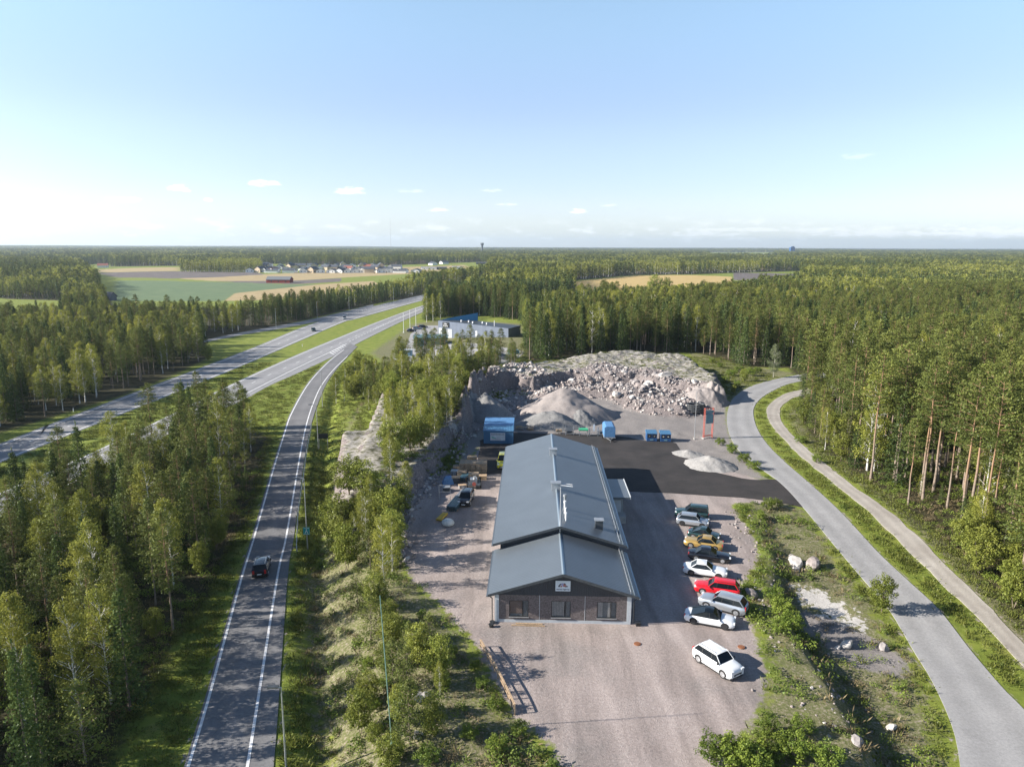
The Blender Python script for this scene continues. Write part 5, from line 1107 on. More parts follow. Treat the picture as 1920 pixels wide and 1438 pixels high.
# blue storage tent-container
x, y, z = W(934.5, 832); T = empty('storage_shelter', (x, y, z), math.radians(-1), 'blue corrugated storage shelter with a white banner, left of the hall roof end', 'storage shelter')
b = MB(); b.b2((-2.75, 0, 0), (2.75, .12, 2.5)); 
for k in range(18): b.b2((-2.7+k*.31, -.04, .05), (-2.58+k*.31, 0, 2.48))
b.build('front_wall', m_blue, T)
for sx in (-1, 1): s = MB(); s.b2((sx*2.75, .12, 0), (sx*2.65, 8.2, 2.5)); s.build('side_wall', m_blue, T)
for k, (y0, y1, z0, z1) in enumerate(((-.1, 2.6, 2.5, 2.9), (2.62, 5.3, 2.75, 3.1), (5.32, 8.3, 2.95, 3.05))):
    s = MB(); s.add([(-2.85, y0, z0), (2.85, y0, z0), (2.85, y1, z1), (-2.85, y1, z1), (-2.85, y0, z0-.15), (2.85, y0, z0-.15), (2.85, y1, z1-.15), (-2.85, y1, z1-.15)], [(0, 1, 2, 3), (7, 6, 5, 4), (0, 4, 5, 1), (1, 5, 6, 2), (2, 6, 7, 3), (3, 7, 4, 0)]); s.build('roof_panel', m_blue if k == 0 else m_bluet, T)
s = MB(); s.b2((-1.5, -.1, .65), (1.25, -.05, 2.1)); bn = s.build('banner', m_banner, T); text('lettering', 'SCANDIDECOR', .36, m_ink, bn, (-.12, -.11, 1.82), ext=.004, sx=1.0)
s = MB(); s.b2((-1.3, -.105, .82), (.5, -.101, .88)); s.build('red_line', m_inkred, bn); s = MB(); s.add([(-1.25, -.105, 1.5), (-.3, -.105, 1.05), (-.6, -.105, .98), (-1.25, -.105, 1.12)], [(0, 3, 2, 1)]); s.build('green_swash', M('green_swash_ink', (.25, .5, .42), .6), bn)
# trailer with blue cover
x, y, z = W(1143, 826); T = empty('covered_trailer', (x, y, z), math.radians(-2), 'trailer with tall blue canvas cover behind the hall', 'trailer')
b = MB(); pts = [(-1.05, .65), (1.05, .65), (1.05, 2.5), (.7, 2.75), (-.7, 2.75), (-1.05, 2.5)]; b.prism(pts, 0, 4.2); bevel(b.build('canvas_cover', m_bluet, T), .06)
b = MB(); b.b2((-1.08, -.03, .45), (1.08, 4.2, .64)); b.bar((-.6, 0, .5), (0, -1.4, .45), .08, .08); b.bar((.6, 0, .5), (0, -1.4, .45), .08, .08); b.tube((0, -1.4, .5), (0, -1.4, 0), .04); b.build('chassis', m_steel, T)
for sx in (-1, 1):
    b = MB(); b.tube((sx*1.1, 1.9, .32), (sx*1.28, 1.9, .32), .32, n=16); b.build('wheel', m_rubber, T)
# two blue waste huts
for k, (px, py, lab) in enumerate(((1222, 828, 'dark blue steel waste container, left one of the pair'), (1248, 829, 'dark blue steel waste container, right one of the pair'))):
    x, y, z = W(px, py); T = empty('waste_container', (x, y, z), math.radians(-3), lab, 'waste container', 'pair of blue waste containers')
    b = MB(); b.b2((-.95, 0, .1), (.95, 1.9, 1.55)); b.build('bin_body', m_blued, T); b = MB(); b.add([(-1.02, -.06, 1.55), (1.02, -.06, 1.55), (1.02, 1.95, 1.85), (-1.02, 1.95, 1.85), (-1.02, 1.95, 1.5), (1.02, 1.95, 1.5)], [(0, 1, 2, 3), (3, 2, 5, 4), (0, 3, 4), (1, 5, 2), (0, 4, 5, 1)]); b.build('lid', m_blue, T)
    for u in (-.45, .45):
        b = MB(); b.b2((u-.35, -.03, .75), (u+.35, -.001, 1.4)); h = b.build('hatch', m_black, T); b = MB(); b.b2((u-.12, -.06, .98), (u+.12, -.031, 1.12)); b.build('label_plate', m_white if k else m_steel, h)
    b = MB(); b.b2((-.3, -.03, .25), (.3, -.002, .5)); b.build('sticker', m_board, T)
    for sx in (-.8, .8): b = MB(); b.b2((sx-.1, .1, 0), (sx+.1, 1.8, .1)); b.build('skid', m_dark, T)
# red framed sign
x, y, z = W(1320, 823); T = empty('sign_tower', (x, y, z), math.radians(20), 'red steel frame tower with grey-blue sign boards by the yard entrance', 'sign')
for sx in (0, 1.9):
    b = MB()
    for dx in (0, .35):
        b.bar((sx+dx*0, dx, 0), (sx, dx, 6.0), .08, .08)
    for k in range(9): b.bar((sx, 0, .3+k*.65), (sx, .35, .6+k*.65), .05, .05)
    b.build('post', m_red, T)
b = MB(); b.bar((0, 0, 6.0), (1.9, 0, 5.9), .09, .09); b.bar((0, 0, .55), (1.9, 0, .55), .08, .08); b.bar((0, .35, .55), (1.9, .35, .55), .12, .12); b.build('cross_bar', m_red, T)
b = MB(); b.b2((.15, -.1, 3.0), (1.8, -.07, 4.85)); b.build('lower_board', m_board, T); b = MB(); b.b2((.15, -.1, 4.95), (1.8, -.07, 5.55)); b.build('upper_board', m_board, T)
b = MB(); b.box((0, .1, .12), (.7, .8, .24)); b.build('footing', m_conc, T)
# poles
def pole(px, py, h, r, label, cat='pole', name='pole', mat=m_steel, tilt=(0, 0), group=None, base=True):
    x, y, z = W(px, py); e = empty(name, (x, y, z), 0, label, cat, group); e.rotation_euler = (tilt[0], tilt[1], 0)
    b = MB(); b.tube((0, 0, -.2), (0, 0, h), r, r*.6, 8); b.build('shaft', mat, e)
    if base: b = MB(); b.tube((0, 0, -.1), (0, 0, .25), r*2.4, n=8); b.build('base', m_conc if base == 2 else mat, e)
    return e
pole(1302, 823, 9.3, .07, 'grey flagpole beside the red sign tower', 'flagpole', 'flagpole', base=2)
for px, py, lab in ((757, 624, 'left of the three white flagpoles by the motorway'), (769, 618, 'middle one of the three white flagpoles by the motorway'), (780, 613, 'right of the three white flagpoles by the motorway')):
    pole(px, py, 9.2, .13, lab, 'flagpole', 'flagpole', m_white, group='three white flagpoles')
m_gp = M('green_grey_pole', (.2, .33, .3), .5, .2, noise=.1)
gp = pole(735, 1397, 12.2, .048, 'tall slightly leaning green-grey pole on the slope left of the gravel lot', 'pole', 'tall_pole', m_gp, tilt=(0, math.radians(-2.5)))
def lamp(px, py, h, arm, label, z0=None):
    x, y, z = W(px, py); e = empty('street_lamp', (x, y, z), 0, label, 'street lamp', 'lamps along slip road and motorway')
    b = MB(); b.tube((0, 0, -.2), (0, 0, h), .09, .05, 8); b.build('shaft', m_steel, e); b = MB(); b.tube((0, 0, h), (arm, 0, h+.06), .04, n=6); b.build('arm', m_steel, e)
    b = MB(); b.box((arm*1.2, 0, h+.07), (.8, .3, .1)); b.build('lamp_head', m_dark, e); return e
lamp(537, 1442, 6.8, -.5, 'street lamp beside the slip road at the bottom edge')
lamp(577, 1030, 9.6, -.9, 'street lamp carrying the small green road sign')
lamp(597, 842, 8.8, -.9, 'street lamp next to the dark warning board by the slip road'); lamp(605, 764, 9, -.9, 'street lamp on the inside of the slip road bend')
lamp(518, 617, 9.5, .9, 'thin lamp post at the wood edge beyond the motorway, nearer one'); lamp(595, 600, 9.5, .9, 'thin lamp post at the wood edge beyond the motorway, middle one'); lamp(655, 588, 9.5, .9, 'thin lamp post beyond the motorway beside the silver van'); lamp(738, 566, 9.5, .9, 'farthest lamp post beside the motorway curve')
# small green road sign on the lamp post
x, y, z = W(577, 1030); m_sg = M('green_sign_face', (.02, .28, .27), .5)
e = empty('road_sign', (x, y-.14, z+2.6), 0, 'small green road sign with white figure fixed to a lamp post', 'road sign'); b = MB(); b.b2((-.42, -.02, -.5), (.42, .02, .5)); b.build('panel', m_sg, e)
b = MB(); b.b2((-.34, -.03, -.44), (.34, -.021, -.4)); b.b2((-.34, -.03, .38), (.34, -.021, .42)); b.b2((-.04, -.03, .0), (.04, -.021, .3)); b.bar((-.02, -.026, .05), (-.18, -.026, -.3), .02, .07); b.bar((.02, -.026, .05), (.18, -.026, -.3), .02, .07); b.build('symbol', m_white, e)
# dark portal warning board
x, y, z = W(600, 842); e = empty('roadside_board', (x, y, z), math.radians(12), 'dark board on two posts beside the guard rail end', 'road sign')
for u in (-.1, 1.5): b = MB(); b.tube((u, 0, -.2), (u, 0, 3.), .05); b.build('post', m_steel, e)
b = MB(); b.b2((-.2, -.05, 2.1), (1.6, 0, 3.1)); b.build('board', m_black, e)
# guard rail along the slip road
G = resample([W(px, py)[:2] for px, py in ((579, 812), (584, 803), (575, 853), (569, 900), (561, 953), (558, 985), (556, 1040))], 1.0, True); G = G[3:]
b = MB(); zz = H(G[:, 0], G[:, 1])
for i in range(len(G)-1): b.bar((G[i, 0], G[i, 1], zz[i]+.62), (G[i+1, 0], G[i+1, 1], zz[i+1]+.62), .06, .3)
gr_ = empty('guard_rail', (G[0, 0], G[0, 1], zz[0]), 0, 'long steel guard rail along the right side of the slip road', 'guard rail'); ro = b.build('rail', m_steel, gr_, (-G[0, 0], -G[0, 1], -zz[0]))
for i in range(0, len(G), 3): b = MB(); b.box((G[i, 0]-G[0, 0]+.08, G[i, 1]-G[0, 1], zz[i]-zz[0]+.2), (.08, .12, 1.0)); b.build('rail_post', m_steel, gr_)
# delineator posts along the verge
for px, py, lab in ((219, 777, 'white marker post on the motorway median left of the birch tops'), (481, 675, 'white marker post on the median near the long grass shadow'), (645, 588, 'white marker post beside the far carriageway near the silver van'), (567, 650, 'white marker post on the median beyond the slip road nose'), (138, 772, 'white marker post at the edge of the far carriageway, left')):
    x, y, z = W(px, py); b = MB(); b.tube((0, 0, 0), (0, 0, 1.0), .09, n=8); b.tube((0, 0, .75), (0, 0, .9), .095, n=8, mi=1); o = b.build('marker_post', [m_white, m_black], None, (x, y, z)); tag(o, lab, 'marker post')
# timber rail at the lot edge
a = W(901, 1214); c = W(965, 1338); e = empty('timber_railing', (a[0], a[1], a[2]), 0, 'low timber railing on posts along the left edge of the gravel lot', 'railing')
av = Vector(a); cv = Vector(c); n_ = 11
def rb_(t): p = av.lerp(cv, t)-av; p.x += math.sin(t*math.pi)*.12; return p
for zt, wd in ((.82, .16), (.42, .1)):
    b = MB()
    for i in range(n_-1): b.bar(rb_(i/(n_-1))+Vector((0, 0, zt)), rb_((i+1)/(n_-1))+Vector((0, 0, zt)), wd, .05); 
    b.build('rail', m_wood, e)
for i in range(n_): p = rb_(i/(n_-1)); b = MB(); b.b2((p.x-.05, p.y-.05, p.z-.3), (p.x+.05, p.y+.05, p.z+.79)); b.build('post', m_wood, e)
for px, py, lab in ((1195, 1207, 'rusty round manhole cover on the gravel'), (1390, 1213, 'small rusty round lid near the right lot edge')):
    x, y, z = W(px, py); b = MB(); b.tube((0, 0, 0), (0, 0, .05), .33, .31, 20); b.tube((0, 0, .05), (0, 0, .062), .22, n=16); tag(b.build('manhole_cover', m_rust, None, (x, y, z+.01)), lab, 'manhole cover')
# materials left of the hall
def crate_stack(px, py, w_, d_, h_, nx_, nz__, lab, mat=m_pallet):
    x, y, z = W(px, py); e = empty('pallet_stack', (x, y, z), BA, lab, 'pallet stack')
    for i in range(nx_):
        for k in range(nz__):
            b = MB(); x0 = -w_/2+i*w_/nx_; z0 = k*h_/nz__; ww = w_/nx_-.06; hh = h_/nz__-.04
            n = 4
            for s in range(n): b.b2((x0, 0, z0+s*hh/n), (x0+ww, .03, z0+s*hh/n+hh/n*.68)); b.b2((x0, d_-.03, z0+s*hh/n), (x0+ww, d_, z0+s*hh/n+hh/n*.68)); b.b2((x0, .03, z0+s*hh/n), (x0+.03, d_-.03, z0+s*hh/n+hh/n*.68)); b.b2((x0+ww-.03, .03, z0+s*hh/n), (x0+ww, d_-.03, z0+s*hh/n+hh/n*.68))
            b.b2((x0+.04, .04, z0), (x0+ww-.04, d_-.04, z0+hh*.8), 1); b.b2((x0-.02, -.02, z0+hh-.05), (x0+ww+.02, d_+.02, z0+hh)); b.build('crate', [mat, m_dark], e)
crate_stack(887, 888, 4.4, 2.2, 1.7, 5, 2, 'wide stack of brown slatted crates left of the hall'); crate_stack(885, 867, 1.6, 1.2, .9, 1, 1, 'single pale crate behind the wide crate stack', m_wood)
x, y, z = W(840, 906); e = empty('tarp_bundle', (x, y, z), .2, 'bright blue tarpaulin over a bundle at the foot of the cliff', 'tarpaulin'); b = MB(); b.add([(-.9, -.7, 0), (.9, -.7, 0), (.9, .8, 0), (-.9, .8, 0), (-.5, -.5, 1.2), (.6, -.45, .9), (.55, .5, 1.2), (-.5, .5, 1.0)], [(0, 1, 5, 4), (1, 2, 6, 5), (2, 3, 7, 6), (3, 0, 4, 7), (4, 5, 6, 7)]); bevel(b.build('sheet', m_bluet, e), .1, 2)
def box_thing(px, py, dims, lab, cat, mat, name, rz=0., lid=None):
    x, y, z = W(px, py); e = empty(name, (x, y, z), rz, lab, cat); w_, d_, h_ = dims
    b = MB(); b.b2((-w_/2, 0, 0), (w_/2, d_, h_)); bevel(b.build('box_body', mat, e), .04); b = MB(); b.b2((-w_/2-.04, -.04, h_+.002), (w_/2+.04, d_+.04, h_+.08)); b.build('lid', lid or m_wood, e)
    for k in (-.3, .3): b = MB(); b.b2((k*w_-.05, -.05, .05), (k*w_+.05, -.002, h_-.05)); b.build('batten', m_dark, e)
    return e
box_thing(854, 907, (1.3, 1., .9), 'grey box with pale lid beside the blue tarpaulin', 'box', m_dark, 'material_box'); box_thing(876, 903, (1.3, .7, .5), 'low pale timber box right of the steel sections', 'box', m_wood, 'material_box', .1)
box_thing(852, 892, (1.2, 1., .7), 'grey box in the shade behind the blue tarpaulin', 'box', m_steel, 'material_box', -.1, m_steel)
def beams(px, py, n, L_, sp, h, mat, lab, rz, name='beam_stack', layers=2):
    x, y, z = W(px, py); e = empty(name, (x, y, z), rz, lab, 'beams')
    for k in range(n):
        for l in range(layers): b = MB(); u = (k-(n-1)/2)*sp; zz_ = .15+l*h*1.3; b.b2((u-sp*.35, 0, zz_), (u+sp*.35, L_, zz_+h*.25)); b.b2((u-.02, 0, zz_+h*.25), (u+.02, L_, zz_+h*.75)); b.b2((u-sp*.35, 0, zz_+h*.75), (u+sp*.35, L_, zz_+h)); b.build('beam', mat, e)
    for v in (.15, .8): b = MB(); b.b2((-n*sp/2, L_*v, 0), (n*sp/2, L_*v+.12, .148)); b.build('bearer', m_wood, e)
beams(846, 960, 5, 4.6, .3, .28, M('blue_grey_steel', (.09, .15, .18), .4, .4), 'bundle of blue-grey steel sections left of the black car', math.radians(-12)); beams(822, 978, 4, 2.6, .2, .2, m_yel, 'bright yellow beams on the gravel left of the white bag', math.radians(-16), layers=1)
beams(866, 904, 4, 2.8, .26, .25, M('teal_steel', (.1, .2, .24), .4, .4), 'short steel sections leaning by the crate stack', math.radians(-14), layers=2)
x, y, z = W(840, 985); b = MB(); n = 10
prev = None
for k, (r, zz_) in enumerate(((.3, 0), (.62, .12), (.7, .4), (.6, .72), (.35, .9), (.1, .95))):
    ring = [((r+.05*math.sin(i*2.3+k))*math.cos(i*6.283/n)*1.15, r*math.sin(i*6.283/n), zz_) for i in range(n)]
    if prev: b.add(prev+ring, [(i, (i+1) % n, n+(i+1) % n, n+i) for i in range(n)], 0, True)
    prev = ring
b.add(prev, [tuple(range(n))]); tag(b.build('bulk_bag', m_bag, None, (x, y, z)), 'bulging white bulk bag on the gravel', 'bag')
x, y, z = W(834, 938); e = empty('frame_rack', (x, y, z), 0, 'upright pale steel frame rack near the cliff', 'rack')
for u in (-.8, .8): b = MB(); b.bar((u, 0, 0), (u, 0, 2.3), .06, .06); b.build('upright', m_steel, e)
for zz_ in (.3, 1.3, 2.3): b = MB(); b.bar((-.8, 0, zz_), (.8, 0, zz_), .05, .05); b.build('rung', m_steel, e)
x, y, z = W(889, 918); e = empty('flatbed_trailer', (x, y, z), math.radians(4), 'loaded flatbed trailer with red round marker behind the black car', 'trailer')
b = MB(); b.b2((-.95, 0, .55), (.95, 4.2, .7)); b.build('bed', m_dark, e); b = MB(); b.b2((-.8, 2.6, .7), (.8, 4.0, 1.5)); b.build('timber_load', m_pallet, e); b = MB(); b.b2((-.6, .9, .7), (.5, 2.2, 1.3)); b.tube((.1, 1.2, 1.3), (.1, 1.2, 1.7), .2); b.build('machine', m_steel, e); b = MB(); b.tube((0, -.06, .9), (0, -.01, .9), .3, n=14); b.build('marker_disc', m_red, e)
for u in (-1.0, 1.0):
    for v in (.8, 3.3): b = MB(); b.tube((u-.1, v, .4), (u+.1, v, .4), .4, n=14); b.build('wheel', m_rubber, e)
crate_stack(866, 896, 1.5, 1.2, 1.0, 1, 1, 'single brown crate left of the low timber box'); crate_stack(858, 884, 1.6, 1.2, .8, 2, 1, 'two small crates in the cliff shade left of the wide stack'); crate_stack(905, 900, 1.3, 1.0, .7, 1, 1, 'small crate standing right of the flatbed trailer', m_wood)
box_thing(838, 922, (1.0, .8, .6), 'small dark box behind the upright frame rack', 'box', m_dark, 'material_box', .2, m_steel); box_thing(868, 916, (1.1, .7, .45), 'low grey box between frame rack and trailer', 'box', m_steel, 'material_box', .3)
beams(858, 934, 3, 3.2, .24, .2, m_steel, 'pale steel sections lying between the rack and the black car', math.radians(-14), layers=1)
# row of stillages behind the hall
RW = [(976, 806, 'timber', 'brown timber offcuts piled right of the blue shelter'), (993, 807, 'timber', 'second heap of brown timber pieces behind the hall'), (1012, 806, 'timber', 'mixed boards heaped left of the steel racks'), (1030, 806, 'board', 'pale board stack on the ground left of the steel racks'),
      (1048, 814, 'rack', 'first steel rack from the left behind the hall'), (1068, 816, 'rack', 'steel rack with dark goods, second from the left'), (1094, 818, 'green', 'steel rack carrying bright green sheeting'), (1113, 818, 'white', 'steel rack with an upright white panel'), (1130, 818, 'rack', 'steel rack next to the blue covered trailer')]
for px, py, k, lab in RW:
    x, y, z = W(px, py)
    if k in ('timber', 'board'):
        e = empty('timber_pile', (x, y, z), random.uniform(-.3, .3), lab, 'timber pile')
        for i in range(7): b = MB(); b.box((random.uniform(-.5, .5), random.uniform(-.3, .6), .08+.12*i), (random.uniform(.9, 1.7), .2, .1), rz=random.uniform(-.6, .6)); b.build('board', random.choice([m_wood, m_pallet, m_conc] if k == 'timber' else [m_conc, m_white, m_wood]), e)
    else:
        e = empty('steel_rack', (x, y, z), random.uniform(-.08, .08), lab, 'rack')
        for u in (-.8, .8):
            for v in (0, 1.0): b = MB(); b.bar((u, v, 0), (u, v, 1.7), .07, .07); b.build('upright', m_steel, e)
        for zz_ in (.35, 1.1): b = MB(); b.bar((-.8, 0, zz_), (.8, 0, zz_), .05, .05); b.bar((-.8, 1., zz_), (.8, 1., zz_), .05, .05); b.bar((-.8, 0, zz_), (-.8, 1, zz_), .05, .05); b.bar((.8, 0, zz_), (.8, 1, zz_), .05, .05); b.build('shelf_frame', m_steel, e)
        b = MB()
        if k == 'green': b.b2((-.9, -.1, 1.15), (.9, 1.1, 1.4)); b.build('green_sheet', m_green, e)
        elif k == 'white': b.b2((-.1, .3, .9), (.25, .36, 2.3)); b.build('white_panel', m_white, e)
        else: b.b2((-.6, .1, .4), (.6, .9, .8)); b.build('goods', random.choice([m_dark, m_pallet]), e)
x, y, z = W(1305, 772); e = empty('pipe_coils', (x, y, z), 0, 'stack of dark pipe coils at the foot of the rubble', 'pipe coils')
for k in range(4):
    b = MB()
    for i in range(20): a0 = i*6.283/20; a1 = (i+1)*6.283/20; b.tube((math.cos(a0)*1.9, math.sin(a0)*1.2+k*.15, .22+k*.42), (math.cos(a1)*1.9, math.sin(a1)*1.2+k*.15, .22+k*.42), .2, n=7, cap=False)
    b.build('coil', m_hose, e)
# ------------------------------------------------------------------ rock and rubble
def rock_mesh(seed, mat, fl=.75):
    import bmesh
    r = np.random.default_rng(seed); bm = bmesh.new(); bmesh.ops.create_icosphere(bm, subdivisions=2, radius=1)
    pl = r.normal(size=(9, 3)); pl /= np.linalg.norm(pl, axis=1)[:, None]; pd = r.uniform(.5, .85, 9)
    for v in bm.verts:
        c = np.array(v.co)
        for n, d in zip(pl, pd):
            k = c@n
            if k > d: c = c-n*(k-d)
        c += r.normal(size=3)*.035; v.co = Vector((c[0], c[1]*.85, c[2]*fl))
    me = bpy.data.meshes.new('boulder'); bm.to_mesh(me); bm.free(); me.materials.append(mat); return me
m_rk = [M('pink_granite', (.19, .16, .15), .9, noise=0, nscale=1.3, col2=(.36, .315, .3), bump=.5, bscale=5), M('grey_granite', (.17, .155, .155), .9, nscale=1.5, col2=(.34, .31, .3), bump=.5, bscale=5), M('pale_granite', (.4, .375, .35), .9, nscale=1.2, col2=(.56, .53, .5), bump=.5, bscale=5)]
rocks = [rock_mesh(i, m_rk[(0, 1, 0, 1, 2, 0)[i]]) for i in range(6)]
rc = proto_collection('source_rock', rocks)
rr = np.random.default_rng(55)
Q = np.stack([rr.uniform(0, 60, 26000), rr.uniform(140, 225, 26000)], 1); sdq = sdist(Q[:, 0], Q[:, 1], rubP); Q = Q[(sdq > -.8) & (rr.random(len(Q)) < np.clip(.35+sdq*.1, .1, 1)*.75)]
s = .1+.55*rr.random(len(Q))**4.5+.45*np.clip(fbm(Q[:, 0]*.12, Q[:, 1]*.12, 3)-.02, 0, 1)*rr.random(len(Q)); zq = H(Q[:, 0], Q[:, 1])+s*.1
sp_ = poly([(890, 750), (905, 708), (960, 700), (1000, 706), (1050, 740), (1010, 770), (900, 800)]); Q2 = np.stack([rr.uniform(-12, 12, 4000), rr.uniform(125, 215, 4000)], 1); Q2 = Q2[sdist(Q2[:, 0], Q2[:, 1], sp_) > 0]; s2 = .15+.6*rr.random(len(Q2))**3; z2 = H(Q2[:, 0], Q2[:, 1])+s2*.1
cl = resample(poly([(900, 800), (868, 830), (848, 870), (800, 915), (770, 955), (755, 1000), (748, 1060)]), .3); Q3 = cl[rr.integers(0, len(cl), 600)]+rr.normal(size=(600, 2))*.7; s3 = .08+.4*rr.random(600)**3; z3 = H(Q3[:, 0], Q3[:, 1])+s3*.2
bk = bank[(bank[:, 1] < 100)]; Q4 = resample(bk, .3); Q4 = Q4[rr.integers(0, len(Q4), 500)]+rr.normal(size=(500, 2))*2.; s4 = .05+.2*rr.random(500)**3; z4 = H(Q4[:, 0], Q4[:, 1])
QA = np.vstack([Q, Q2, Q3, Q4]); sA = np.r_[s, s2, s3, s4]; zA = np.r_[zq, z2, z3, z4]; tl = rr.uniform(-.9, .9, (len(QA), 3))
scatter('rubble', rc, 6, np.column_stack([QA, zA]), rr.integers(0, 6, len(QA)), rr.uniform(0, 6.28, len(QA)), np.stack([sA*1.1, sA, sA*.95], 1), 'blasted rock rubble covering the quarry slope and cliff feet', 'rubble', tilt=tl)
for k in range(34):
    while True:
        px, py = rr.uniform(1070, 1325), rr.uniform(706, 770); x, y, z = W(px, py)
        if sdist(np.array([x]), np.array([y]), rubP)[0] > 1.: break
    s_ = rr.uniform(.75, 1.35); o = link('boulder', rocks[rr.integers(0, 6)], None, (x, y, z+s_*.25)); o.scale = (s_*1.15, s_, s_*.95); o.rotation_euler = tuple(rr.uniform(-.5, .5, 2))+(rr.uniform(0, 6.3),); tag(o, 'angular pinkish boulder lying in the blasted rubble slope', 'boulder', 'boulders in the rubble slope')
for px, py, s_, mi, lab in ((1246, 716, 1.9, 4, 'largest pale angular boulder high on the rubble'), (1157, 745, 1.7, 4, 'pale boulder in the middle foot of the rubble'), (1106, 716, 1.4, 0, 'pinkish boulder near the dark quarry edge'), (1192, 716, 1.6, 1, 'grey boulder with a flat face at the top of the rubble'), (1490, 1058, 1.0, 4, 'white boulder on the grass left of the bare rock'), (1523, 1064, 1.15, 0, 'pinkish boulder on the grass beside the white one'), (1492, 1069, .45, 4, 'small white stone in front of the white boulder'),
                            (1483, 1043, .35, 1, 'small grey stone behind the white boulder'), (784, 1312, .75, 4, 'white stone on the overgrown slope below the railing'), (799, 1308, .5, 4, 'smaller white stone right of the pair on the slope'), (783, 1382, .5, 4, 'pale stone near the lower young pine'), (1588, 1212, .7, 4, 'pale stone pile on the flat below the grey spur'), (1658, 1216, .6, 1, 'grey stone at the foot of the grey spur'), (1571, 1216, .35, 4, 'little pale stone left of the pale stone pile'), (1672, 1366, .45, 4, 'lone white stone in the grass right of the bank'), (1408, 1118, .8, 0, 'rock lump in the shadow behind the red estate'), (1608, 1392, .6, 1, 'grey slab stone at the bottom of the shaded bank')):
    x, y, z = W(px, py); o = link('boulder', rocks[mi], None, (x, y, z+s_*.3)); o.scale = (s_*1.1, s_, s_*.9); o.rotation_euler = (.2, .3, px*.37); tag(o, lab, 'boulder')
# gravel heaps
def heap(px, py, rx, ry, h, mat, lab, seed, rz=0., peak=(0, 0), ridge=0):
    x, y, z = W(px, py); n = 56; g = np.linspace(-1.1, 1.1, n); A, B = np.meshgrid(g, g); a = A.ravel(); b_ = B.ravel()
    aa = a-peak[0]*(1-np.hypot(a, b_).clip(0, 1)); bb = b_-peak[1]*(1-np.hypot(a, b_).clip(0, 1)); r = np.hypot(aa, bb)*(1+.16*fbm(a*2+seed, b_*2, seed))
    zz_ = h*np.maximum(0, 1-r)**.92*(1+.25*fbm(a*3, b_*3, seed+5))-.25*(r > 1) ; zz_ = np.where(r < .12, zz_*.97, zz_)-.08+.05*fbm(a*14, b_*14, seed+7)
    X_ = a*rx; Y_ = b_*ry; c_, s_ = math.cos(rz), math.sin(rz); wx = x+X_*c_-Y_*s_; wy = y+X_*s_+Y_*c_; zg = H(wx, wy)-z
    V = np.column_stack([X_, Y_, zz_+np.minimum(zg, h*.5)]); F = [(i*n+j, i*n+j+1, (i+1)*n+j+1, (i+1)*n+j) for i in range(n-1) for j in range(n-1)]
    me = bpy.data.meshes.new('gravel_heap'); me.from_pydata(V.tolist(), [], F); me.materials.append(mat); me.polygons.foreach_set('use_smooth', [True]*len(F)); me.update(); o = link('gravel_heap', me, None, (x, y, z), rz); tag(o, lab, 'gravel heap'); return o
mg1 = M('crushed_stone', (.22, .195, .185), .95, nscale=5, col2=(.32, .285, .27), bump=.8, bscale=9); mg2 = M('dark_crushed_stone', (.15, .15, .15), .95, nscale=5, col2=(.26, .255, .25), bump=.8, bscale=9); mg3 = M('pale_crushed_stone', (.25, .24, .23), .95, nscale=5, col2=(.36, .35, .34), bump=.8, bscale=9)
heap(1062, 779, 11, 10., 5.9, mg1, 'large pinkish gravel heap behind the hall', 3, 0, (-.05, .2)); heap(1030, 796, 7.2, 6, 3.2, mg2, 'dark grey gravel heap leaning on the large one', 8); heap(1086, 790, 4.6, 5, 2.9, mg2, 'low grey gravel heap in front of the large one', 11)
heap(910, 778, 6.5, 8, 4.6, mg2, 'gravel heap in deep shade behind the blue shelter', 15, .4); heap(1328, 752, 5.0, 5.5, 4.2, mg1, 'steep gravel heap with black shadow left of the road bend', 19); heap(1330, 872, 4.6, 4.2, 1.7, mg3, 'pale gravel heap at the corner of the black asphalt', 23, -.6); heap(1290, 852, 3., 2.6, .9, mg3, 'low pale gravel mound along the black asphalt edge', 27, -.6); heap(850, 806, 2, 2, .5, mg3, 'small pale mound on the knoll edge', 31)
# ------------------------------------------------------------------ company hall beyond the knoll
m_corp = ribmat('blue_grey_panels', (.16, .19, .25), 0, 4.2, .55, .03, .1); m_corpb = M('bright_blue_wall', (.03, .2, .38), .5)
x0, y0, z0 = W(822, 634); x1, y1, _ = W(953, 633); LW = math.hypot(x1-x0, y1-y0)
C_ = empty('company_hall', (x0, y0, z0-.2), math.atan2(y1-y0, x1-x0), 'grey-blue company hall with black sign and tilted blue wall, beyond the knoll', 'company building')
b = MB(); b.prism([(0, 0), (LW, 0), (LW, 6.0), (0, 7.6)], 0, 12); b.build('wall', m_corp, C_); b = MB(); b.add([(.3, .3, 7.62), (LW-.3, .3, 6.03), (LW-.3, 11.7, 6.03), (.3, 11.7, 7.62)], [(0, 1, 2, 3)]); b.build('roof', m_dark, C_)
b = MB(); b.add([(.2, 3, 7.3), (12.2, 12.5, 6.2), (12.2, 12.5, 10.4), (.2, 3, 7.9), (.2, 3.3, 7.3), (12.2, 12.8, 6.2), (12.2, 12.8, 10.4), (.2, 3.3, 7.9)], [(0, 1, 2, 3), (7, 6, 5, 4), (3, 2, 6, 7), (0, 3, 7, 4), (1, 5, 6, 2)]); b.build('blue_wall', m_corpb, C_)
b = MB(); b.b2((2.2, -.25, 5.0), (5.2, -.05, 7.1)); sg_ = b.build('sign_box', m_black, C_); text('lettering', 'Villa', .9, m_white, sg_, (3.6, -.27, 6.4), ext=.01); text('lettering', 'Piscina', .85, m_white, sg_, (3.7, -.27, 5.6), ext=.01)
